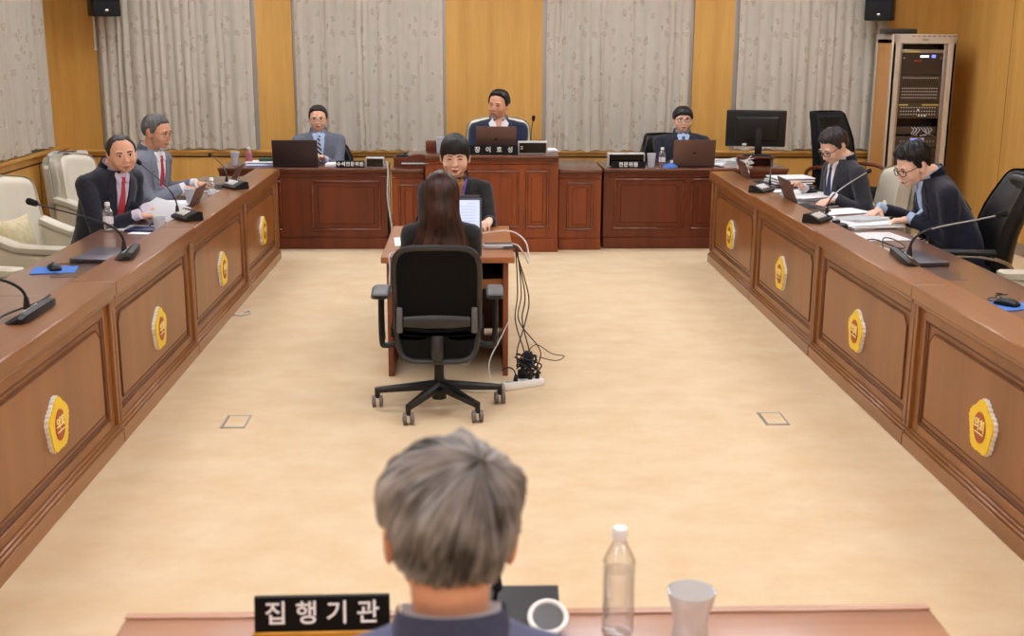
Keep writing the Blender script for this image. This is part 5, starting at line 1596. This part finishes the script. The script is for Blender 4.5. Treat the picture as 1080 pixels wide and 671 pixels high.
        go = gm.build('glasses', 'glasses_thin' if glasses == 'thin' else 'glasses_dark', root, mat4=HF)
    # ---- hair
    if hair:
        hm, line, thick, kw = hair
        hair_mesh('hair', hm, root, HF, w, line, thick, **kw)
    # ---- jacket
    jk = MB(); j2 = MB()
    g = girth
    prof = [(-.10, .165, .125), (.0, .168, .128), (.12, .160, .122), (.24, .170, .120), (.34, .182, .118), (.42, .186, .110), (.48, .165, .095), (.525, .115, .078), (.552, .072, .066)]
    rings = []
    for z, rx, ry in prof:
        kx = sx * (g if z < .3 else 1) if z < .5 else 1
        rings.append([(rx * kx * math.copysign(abs(math.cos(a)) ** .85, math.cos(a)), .006 + ry * (g if z < .34 else 1) * math.copysign(abs(math.sin(a)) ** .9, math.sin(a)), z) for a in [2 * PI * k / 36 for k in range(36)]])
    j2.loft(rings)
    # shoulders sloping out from the neck
    for S, E_, W, sd in arms:
        j2.capsule(V((sd * .05, .012, .500)), S, .052, .059, 14)
        j2.capsule(S, E_, .060 * sleeve_w, .054 * sleeve_w, 16)
        Wc = E_ + (W - E_) * .93
        j2.capsule(E_, Wc, .053 * sleeve_w, .040 * sleeve_w, 16)
    me = bpy.data.meshes.new('q'); j2.bm.to_mesh(me); j2.bm.free(); jk.bm.from_mesh(me); bpy.data.meshes.remove(me)
    me = remesh(jk, .0095, 'jacket', 5, .5)
    # folds
    rs = (hash(name_label) % 97) * 1.0 if False else len(name_label) * 1.7
    nv = len(me.vertices)
    nrm = [v.normal.copy() for v in me.vertices]; cos = [v.co.copy() for v in me.vertices]
    for q, c in enumerate(cos):
        n1 = noise.noise(V((c.x * 9 + rs, c.y * 9, c.z * 16)))
        amp = .006
        for S, E_, W, sd in arms:
            dd = (c - E_).length
            if dd < .16: amp = max(amp, .012 * (1 - dd / .16) + .005)
        f = abs(noise.noise(V((c.x * 14 + c.z * 10 + rs, c.y * 14, c.z * 22)))) 
        amp *= 1 - .85 * (1 - sstep(.09, .15, abs(c.x))) * (1 - sstep(-.05, .0, c.y)) * sstep(.12, .2, c.z)
        cos[q] = c + nrm[q] * (amp * (n1 * .6 - f * .8 + .15))
    me.vertices.foreach_set('co', [w_ for c in cos for w_ in c])
    jb = bvh_of(me)
    me.transform(TF)
    jo = mesh_obj(me, 'jacket', jacket, root)
    def tp(poly, th, nm, mt, par=root, res=.014, sink=.006): return patch(poly, jb, TF, th, nm, mt, par, start=-.17, res=res, sink=sink)
    # ---- shirt front, collar, lapels, tie
    vb = .20 if collar != 'high' else .33
    if shirt:
        tp([(-.045, .535), (-.052, .47), (-.036, .36), (0, vb), (.036, .36), (.052, .47), (.045, .535), (0, .55)], .003, 'shirt', shirt)
        for sd in (-1, 1):
            po = [(sd * .008, .508), (sd * .040, .548), (sd * .060, .530), (sd * .040, .482)]
            if collar == 'wide': po = [(sd * .020, .50), (sd * .052, .56), (sd * .085, .52), (sd * .060, .455)]
            if sd > 0: po = po[::-1]
            tp(po, .012, 'shirt_collar', shirt)
        # neck band
        r_ = MB(); n_ = 28
        rings = []
        for z, k in ((.520, 1.30), (.560, 1.14), (.582, 1.10)):
            rings.append([(.062 * k * math.cos(2 * PI * q / n_), .012 + .060 * k * math.sin(2 * PI * q / n_) * (1 if math.sin(2 * PI * q / n_) > 0 else 1.02), z + (.004 if math.sin(2 * PI * q / n_) > 0 else -.028) * abs(math.sin(2 * PI * q / n_))) for q in range(n_)])
        r_.loft(rings, cap=False)
        bmesh.ops.solidify(r_.bm, geom=r_.bm.faces[:], thickness=.004)
        r_.build('collar_band', shirt, root, mat4=TF, ang=60)
        if collar == 'wide':
            hp2 = [(-.020, .50), (0, .43), (.020, .50), (.032, .545), (0, .56), (-.032, .545)]
            tp(hp2, .0045, 'open_neck', skin)
    if tie:
        kn = tp([(-.016, .520), (-.011, .482), (.011, .482), (.016, .520)], .012, 'tie_knot', tie)
        tp([(-.010, .484), (-.026, .36), (-.030, vb + .04), (0, vb - .01), (.030, vb + .04), (.026, .36), (.010, .484)], .007, 'tie', tie)
    for sd in (-1, 1):
        po = [(sd * .056, .545), (sd * .100, .50), (sd * .118, .43), (sd * .088, .425), (sd * .108, .40), (sd * .075, .30), (sd * .012, vb - .03), (sd * .0, vb), (sd * .042, .35), (sd * .058, .46)]
        if sd < 0: po = po[::-1]
        tp(po, .008, 'lapel', jacket)
    # back collar of the jacket
    r_ = MB(); n_ = 20; rings = []
    for z, k in ((.520, 1.42), (.560, 1.28), (.575, 1.22)):
        rings.append([(.062 * k * math.cos(a), .012 + .062 * k * math.sin(a), z + .012 * math.sin(a)) for a in [-.35 + (PI + .7) * q / (n_ - 1) for q in range(n_)]])
    r_.loft(rings, cap=False, closed=False)
    bmesh.ops.solidify(r_.bm, geom=r_.bm.faces[:], thickness=.007)
    r_.build('jacket_collar', jacket, root, mat4=TF, ang=60)
    tp([(-.010, vb - .07), (.004, vb - .07), (.004, vb - .055), (-.010, vb - .055)], .005, 'button', 'button')
    # cuffs
    for S, E_, W, sd in arms:
        if shirt and collar != 'high':
            u = (W - E_).normalized(); Wc = E_ + (W - E_) * .93
            c_ = MB(); c_.cyl(Wc + u * .0, Wc + u * .050, .036 * sleeve_w, .033, 18); c_.build('shirt_cuff', shirt, root, mat4=TF)
    # ---- trousers and shoes
    if legs:
        tr = MB()
        tr.ell((0, .0, hz + .02), (.165 * sx * g, .125 * g, .11))
        for h0, k, a, sd in lg:
            kk = a if not short_leg else k + (a - k) * .35
            tr.capsule(h0, k, .085 * g, .064, 14); tr.capsule(k, kk + V((0, 0, .03)), .062, .052, 14)
        me = remesh(tr, .013, 'trousers', 3)
        mesh_obj(me, 'trousers', trouser or jacket, root)
        for h0, k, a, sd in lg:
            sh = MB(); rings = []
            for f, ww, hh in ((0, .028, .05), (.06, .036, .075), (.25, .038, .085), (.5, .040, .062), (.8, .044, .045), (.95, .034, .034), (1.0, .014, .02)):
                y = a.y + .06 - .27 * f
                rings.append([(a.x + ww * math.cos(q), y, .004 + max(0, hh * (.5 + .5 * math.sin(q)))) for q in [2 * PI * t_ / 16 for t_ in range(16)]])
            sh.loft(rings); so = sh.build('shoe', 'shoe', root)
            sh = MB(); sh.prism([(a.x + .046 * math.cos(q) * (1 if math.sin(q) > 0 else 1), a.y - .075 + .142 * math.sin(q)) for q in [2 * PI * t_ / 20 for t_ in range(20)]], .016)
            sh.build('sole', 'sole' if short_leg else 'shoe', so)
    return root, HF, TF, inv, jb

def hl_normal(front=42, side=2, back=-34, burn=-12):
    pts = [(0, front), (35, front - 2), (58, front - 14), (72, side + 4), (80, burn), (90, burn), (97, side + 10), (112, side + 6), (128, -12), (145, back), (180, back),
           (215, back), (232, -12), (248, side + 6), (263, side + 10), (270, burn), (280, burn), (288, side + 4), (302, front - 14), (325, front - 2)]
    return lambda az: ang_interp(pts, az)

def build_people():
    M['skin'] = pbr('skin', (230, 178, 148), .5, var=.04, scale=18, spec=.4)
    M['skin_light'] = pbr('skin_light', (236, 192, 166), .5, var=.03, scale=18, spec=.4)
    M['skin_tan'] = pbr('skin_tan', (218, 162, 130), .5, var=.04, scale=18, spec=.4)
    for n in ('skin', 'skin_light', 'skin_tan'):
        b = M[n].node_tree.nodes['Principled BSDF']; b.inputs['Subsurface Weight'].default_value = .12; b.inputs['Subsurface Radius'].default_value = (.01, .004, .002); b.inputs['Subsurface Scale'].default_value = 1.0
    M['eye_white'] = pbr('eye_white', (226, 216, 208), .25)
    M['iris'] = pbr('iris', (30, 20, 16), .2)
    M['lash'] = pbr('lash', (46, 28, 24), .6)
    M['lips'] = pbr('lips', (194, 122, 108), .45)
    M['button'] = pbr('button', (16, 16, 18), .35)
    M['shoe'] = pbr('shoe_leather', (18, 17, 17), .3)
    M['sole'] = pbr('white_sole', (220, 218, 214), .6)
    M['navy'] = pbr('navy_suit', (30, 33, 46), .85, var=.12, scale=60, sheen=.15)
    M['navy2'] = pbr('blue_navy_suit', (28, 38, 66), .85, var=.12, scale=60, sheen=.15)
    M['darknavy'] = pbr('dark_navy_suit', (26, 28, 46), .85, var=.12, scale=60, sheen=.15)
    M['black_suit'] = pbr('charcoal_suit', (38, 38, 46), .85, var=.12, scale=60, sheen=.15)
    M['black_blazer'] = pbr('black_blazer', (26, 26, 27), .85, var=.1, scale=60, sheen=.15)
    M['grey_suit'] = pbr('grey_suit', (118, 122, 136), .85, var=.14, scale=120, sheen=.1)
    M['grey_suit2'] = pbr('dark_grey_suit', (104, 108, 122), .85, var=.14, scale=120, sheen=.1)
    M['slate_suit'] = pbr('slate_blue_suit', (90, 96, 128), .85, var=.08, scale=120, sheen=.1)
    M['white_shirt'] = pbr('white_shirt', (228, 228, 232), .7)
    M['pink_shirt'] = pbr('pale_lilac_shirt', (216, 206, 226), .7)
    M['blue_shirt'] = pbr('pale_blue_shirt', (178, 200, 232), .7)
    M['brown_blouse'] = pbr('brown_blouse', (150, 104, 66), .7, var=.5, scale=50)
    M['red_tie'] = pbr('red_tie', (190, 62, 70), .55, var=.12, scale=80)
    M['crimson_tie'] = pbr('crimson_tie', (170, 48, 66), .55, var=.12, scale=80)
    M['blue_tie'] = pbr('blue_tie', (62, 88, 134), .55, var=.3, scale=80)
    M['glasses_thin'] = pbr('thin_glasses', (120, 104, 90), .3, .6)
    M['glasses_dark'] = pbr('dark_glasses', (40, 26, 24), .3)
    M['purple'] = pbr('purple_lanyard', (104, 82, 190), .6)
    # striped tie
    m, nt, b, N, L = base_mat('striped_tie'); wv = N.new('ShaderNodeTexWave'); wv.inputs['Scale'].default_value = 14; wv.bands_direction = 'DIAGONAL'
    tc = N.new('ShaderNodeTexCoord'); L.new(tc.outputs['Object'], wv.inputs['Vector']); cr = N.new('ShaderNodeValToRGB')
    cr.color_ramp.elements[0].position = .6; cr.color_ramp.elements[1].position = .7; cr.color_ramp.elements[0].color = lin((28, 34, 56)); cr.color_ramp.elements[1].color = lin((196, 200, 210))
    L.new(wv.outputs['Fac'], cr.inputs[0]); L.new(cr.outputs[0], b.inputs['Base Color']); M['striped_tie'] = m
    hair_mat('hair_black', (14, 12, 12), (34, 28, 26))
    hair_mat('hair_dark', (24, 20, 18), (56, 46, 42))
    hair_mat('hair_salt', (58, 54, 52), (112, 108, 106))
    hair_mat('hair_brown', (20, 12, 10), (70, 38, 28), .5, 40, .38)
    hair_mat('hair_grey', (48, 44, 42), (176, 170, 166), .51, 50, .5)

    th = lambda top, side, back: (lambda az, el: side + (top - side) * sstep(20, 70, el) + (back - side) * sstep(110, 170, abs(((az + 180) % 360) - 180)))
    # 1: man with red tie, turned towards the camera
    line = lambda az: ang_interp([(0, 54), (30, 56), (50, 44), (66, 22), (76, 0), (84, -14), (93, -8), (100, 12), (115, 8), (130, -12), (148, -34), (180, -36), (212, -34), (230, -12), (245, 8), (260, 12), (267, -8), (276, -14), (284, 0), (294, 22), (310, 46), (330, 58)], az)
    person('balding man in navy suit and red tie, holding a sheet at the left desk', (-2.21, 7.63, 1.165), 28, 62, 20, neck_f=.04, torso=.64, hp=4, roll=-6, hands=[(-2.10, 7.44, .80), (-2.11, 7.70, .80)],
           jacket='navy', shirt='pink_shirt', tie='red_tie', hair=('hair_dark', line, th(.004, .008, .010), dict(seed=1)), w=.98, jaw=1.04, sx=1.06, brows='hair_dark', scale=1.05, hand_d=[(.6, .6, -.1), (.7, .2, -.1)])
    # 2: grey suit, profile, reading
    person('grey-haired man in grey suit and thin glasses, seen in profile at the left desk', (-2.27, 8.74, 1.215), 74, 72, 12, hp=10, hands=[(-2.12, 8.74, .81), (-2.10, 9.02, .81)],
           jacket='grey_suit', shirt='white_shirt', tie='crimson_tie', hair=('hair_salt', hl_normal(44), th(.016, .009, .010), dict(seed=2, ridge=.004)), glasses='thin', skin='skin_tan', brows='hair_dark', neck_f=.03, scale=1.05, hand_d=[(.6, .5, -.1), (.8, .5, -.1)])
    # 3: grey suit striped tie
    person('man in grey suit, blue shirt and striped tie behind the dark left bench laptop', (-1.455, 11.5, 1.130), 4, 8, 4, hp=2, hands=[(-1.62, 11.18, .78), (-1.36, 11.2, .77)],
           jacket='grey_suit2', shirt='blue_shirt', tie='striped_tie', hair=('hair_dark', hl_normal(46), th(.018, .009, .010), dict(seed=3, ridge=.003)), glasses='thin', brows='hair_dark', scale=1.02)
    # 4: chairman
    person('chairman in navy suit and open white collar, eyes lowered, at the tall central desk', (.262, 11.25, 1.280), -26, 0, 5, hp=4, roll=4, hands=[(.12, 11.0, .90), (.34, 11.0, .90)],
           jacket='navy2', shirt='white_shirt', collar='wide', hair=('hair_black', hl_normal(50), th(.024, .012, .010), dict(seed=4, ridge=.003)), brows='hair_black', eyes='closed', scale=1.1, skin='skin_tan', sx=1.02)
    # 5: fringe
    line = lambda az: ang_interp([(0, 24), (35, 22), (55, 10), (70, 0), (82, -8), (92, -4), (98, 10), (115, 6), (130, -14), (148, -34), (180, -36), (212, -34), (230, -14), (245, 6), (262, 10), (268, -4), (278, -8), (290, 0), (305, 10), (325, 22)], az)
    person('round-faced man with black fringe, dark glasses and blue tie at the right bench', (2.03, 11.42, 1.135), -2, 0, 3, hp=0, hands=[(1.95, 11.15, .78), (2.14, 11.15, .78)],
           jacket='navy', shirt='blue_shirt', tie='blue_tie', hair=('hair_black', line, th(.020, .017, .014), dict(seed=5, ridge=.002)), glasses='dark', jaw=1.10, w=1.02, sx=1.12, girth=1.08, scale=1.02, skin='skin_light')
    # 6: black suit looking down
    person('man in charcoal suit and white shirt, in profile looking down, right desk', (2.66, 8.66, 1.125), -68, -78, 6, neck_f=.07, torso=.63, hp=30, hands=[(2.52, 8.85, .79), (2.62, 8.42, .78)],
           jacket='black_suit', shirt='white_shirt', tie='navy_folder', hair=('hair_dark', hl_normal(40), th(.028, .016, .014), dict(seed=6, ridge=.011, ridgef=18)), glasses='dark', brows='hair_dark', scale=1.06, skin='skin_light', hand_d=[None, (-.8, -.4, -.2)])
    # 7: bent over papers
    person('man in dark navy suit bent low over papers, spiky black hair, right desk', (2.80, 7.44, 1.115), -76, -94, 25, neck_f=.08, torso=.61, hp=24, roll=0, hands=[(2.76, 7.82, .79), (2.82, 7.42, .78)],
           jacket='darknavy', shirt='blue_shirt', hair=('hair_black', hl_normal(42), lambda az, el: .014 + .022 * sstep(10, 60, el), dict(seed=7, ridge=.014, ridgef=16, nu=150)), glasses='dark', scale=1.10, skin='skin_light', sx=1.08, girth=1.12,
           hand_d=[(-.75, -.45, -.25), (-.9, .25, -.15)], curl=.7)
    # 8: woman facing the camera
    line = lambda az: ang_interp([(0, 12), (30, 12), (50, 6), (62, -20), (75, -34), (90, -34), (120, -36), (150, -40), (180, -42), (210, -40), (240, -36), (270, -34), (285, -34), (298, -20), (310, 6), (330, 12)], az)
    r8 = person('black-haired woman with fringe, black blazer and purple lanyard, eyes lowered', (-.105, 7.99, 1.112), 0, 0, 8, hp=6, hands=[(-.27, 7.70, .74), (.12, 7.62, .74)],
           jacket='black_blazer', shirt='brown_blouse', collar='high', hair=('hair_black', line, th(.030, .011, .016), dict(seed=8, ridge=.0025)), eyes='closed', jaw=1.12, w=1.02, scale=1.10, sx=.90, elbow_out=.1, skin='skin_light', girth=1.05, hand_d=[(0, -1, -.1), (-.3, -1, -.1)])
    root, HF, TF, inv, jb = r8
    for sd in (-1, 1):
        po = [(sd * .062, .54), (sd * .074, .54), (sd * .030, .36), (sd * .004, .24), (sd * .0, .25), (sd * .022, .36)]
        if sd < 0: po = po[::-1]
        patch(po, jb, TF, .014, 'lanyard', 'purple', root, start=-.17, res=.02)
    patch([(-.008, .485), (.008, .485), (.008, .47), (-.008, .47)], jb, TF, .018, 'pendant', 'text', root, start=-.17)
    # 9: woman from behind
    r9 = person('woman with long brown hair in black jacket, seen from behind in the mesh chair', (-.165, 6.52, 1.045), 180, 180, 3, hp=8, hands=[(.0, 6.86, .72), (-.33, 6.86, .72)],
           jacket='black_blazer', shirt=None, hair=('hair_brown', lambda az: 20 if abs(((az + 180) % 360) - 180) < 50 else -60, th(.020, .012, .018), dict(seed=9, ridge=.002)), scale=1.02, sx=.84, elbow_out=.05, hair_fn=None, skin='skin_light', short_leg=True)
    root, HF, TF, inv, jb = r9
    # long hair falling over the shoulders, gathered as one soft sheet with strands
    m = MB(); uvl = m.bm.loops.layers.uv.new('UVMap'); g = []
    nj, ni = 30, 72
    for j in range(nj + 1):
        f = j / nj
        z = .142 - .422 * f ** .9 if f > .0001 else .142
        dome = math.sqrt(max(.0004, 1 - (max(0, z - .02) / .1225) ** 2))
        wx = (.098 + .056 * sstep(.45, 1, f)) * dome
        row = []
        for i in range(ni):
            a = 2 * PI * i / ni
            rx, ry = wx, (.104 - .042 * sstep(.42, .85, f)) * dome
            yc = .026 + .030 * sstep(.3, .8, f)
            rr = 1 + .05 * noise.noise(V((math.cos(a) * 9, math.sin(a) * 9, f * 1.2))) + .03 * noise.noise(V((math.cos(a) * 24, math.sin(a) * 24, f * 2)))
            tipz = -.035 * (noise.noise(V((math.cos(a) * 7, math.sin(a) * 7, 4))) + .6 * abs(math.cos(a)) - .35) * sstep(.7, 1, f)
            fr = math.sin(a)    # -1 is the front of the head: keep the hair behind the ears there
            yy = yc + ry * (fr if fr > 0 else fr * .35)
            row.append((m.bm.verts.new((rx * math.cos(a) * rr, yy * (rr if fr > 0 else 1), z + tipz)), (i / ni, f)))
        g.append(row)
    for j in range(nj):
        for i in range(ni):
            q = [g[j][i], g[j][(i + 1) % ni], g[j + 1][(i + 1) % ni], g[j + 1][i]]
            fc = m.bm.faces.new([b[0] for b in q])
            for kk, (lp, b) in enumerate(zip(fc.loops, q)): lp[uvl].uv = (1.0 if (i == ni - 1 and kk in (1, 2)) else b[1][0], b[1][1])
    m.bm.faces.new([b[0] for b in g[0]]); m.bm.faces.new([b[0] for b in g[-1]])
    m.build('long_hair', 'hair_brown', root, mat4=HF, ang=180)
    # 10: foreground man from behind
    line = lambda az: ang_interp([(0, 44), (40, 40), (62, 20), (76, 0), (84, -16), (90, -8), (98, 8), (112, 2), (124, -16), (140, -36), (180, -40), (220, -36), (236, -16), (248, 2), (262, 8), (270, -8), (276, -16), (284, 0), (298, 20), (320, 40)], az)
    person('grey-haired man in slate blue suit seen from behind in the foreground', (-.028, 1.42, 1.275), 184, 182, 6, hp=6, roll=-3, hands=[(.17, 1.80, .76), (-.23, 1.80, .76)],
           jacket='slate_suit', shirt='white_shirt', hair=('hair_grey', line, lambda az, el: .013 + .012 * sstep(0, 60, el) + .006 * sstep(60, 120, abs(((az + 180) % 360) - 180)), dict(seed=10, nu=300, nv=160, ridge=.008, ridgef=30, clump=.014, crown=(-.28, .62, 1))),
           w=1.0, voxel=.005, brows='hair_grey', scale=.93, skin='skin_tan', torso=.672)
# ------------------------------------------------------------------ camera, light, render look
LAMP = 10.0
LROWS = (-.6, 2.2, 5.2, 8.2, 10.95)

def build_camera():
    cam = bpy.data.cameras.new('camera'); o = bpy.data.objects.new('camera', cam); COL.objects.link(o)
    f = 1250.0
    cam.sensor_width = 36; cam.lens = f * 36 / 1080; cam.clip_start = .05
    pitch, yaw, roll = math.atan(296.5 / f), R(2.02), R(.28)
    o.matrix_world = TR((0, 0, 1.9)) @ RZ(-yaw) @ RX(PI / 2 - pitch) @ RZ(roll)
    cam.dof.use_dof = True; cam.dof.focus_distance = 8.5; cam.dof.aperture_fstop = 5.0
    SC.camera = o

def build_world():
    w = bpy.data.worlds.new('world'); SC.world = w; w.use_nodes = True
    bg = w.node_tree.nodes['Background']; bg.inputs[0].default_value = (.9, .95, 1, 1); bg.inputs[1].default_value = .3

SC.view_settings.view_transform = 'Standard'
SC.view_settings.look = 'None'
SC.view_settings.gamma = 1.0
SC.view_settings.use_curve_mapping = False
SC.view_settings.exposure = 0.24
build_materials()
build_world()
build_camera()
build_room()
build_curtains()
build_wall_things()
build_member_desks()
build_benches()
build_center_desk()
build_chairs()
build_items()
build_front_table()
build_people()
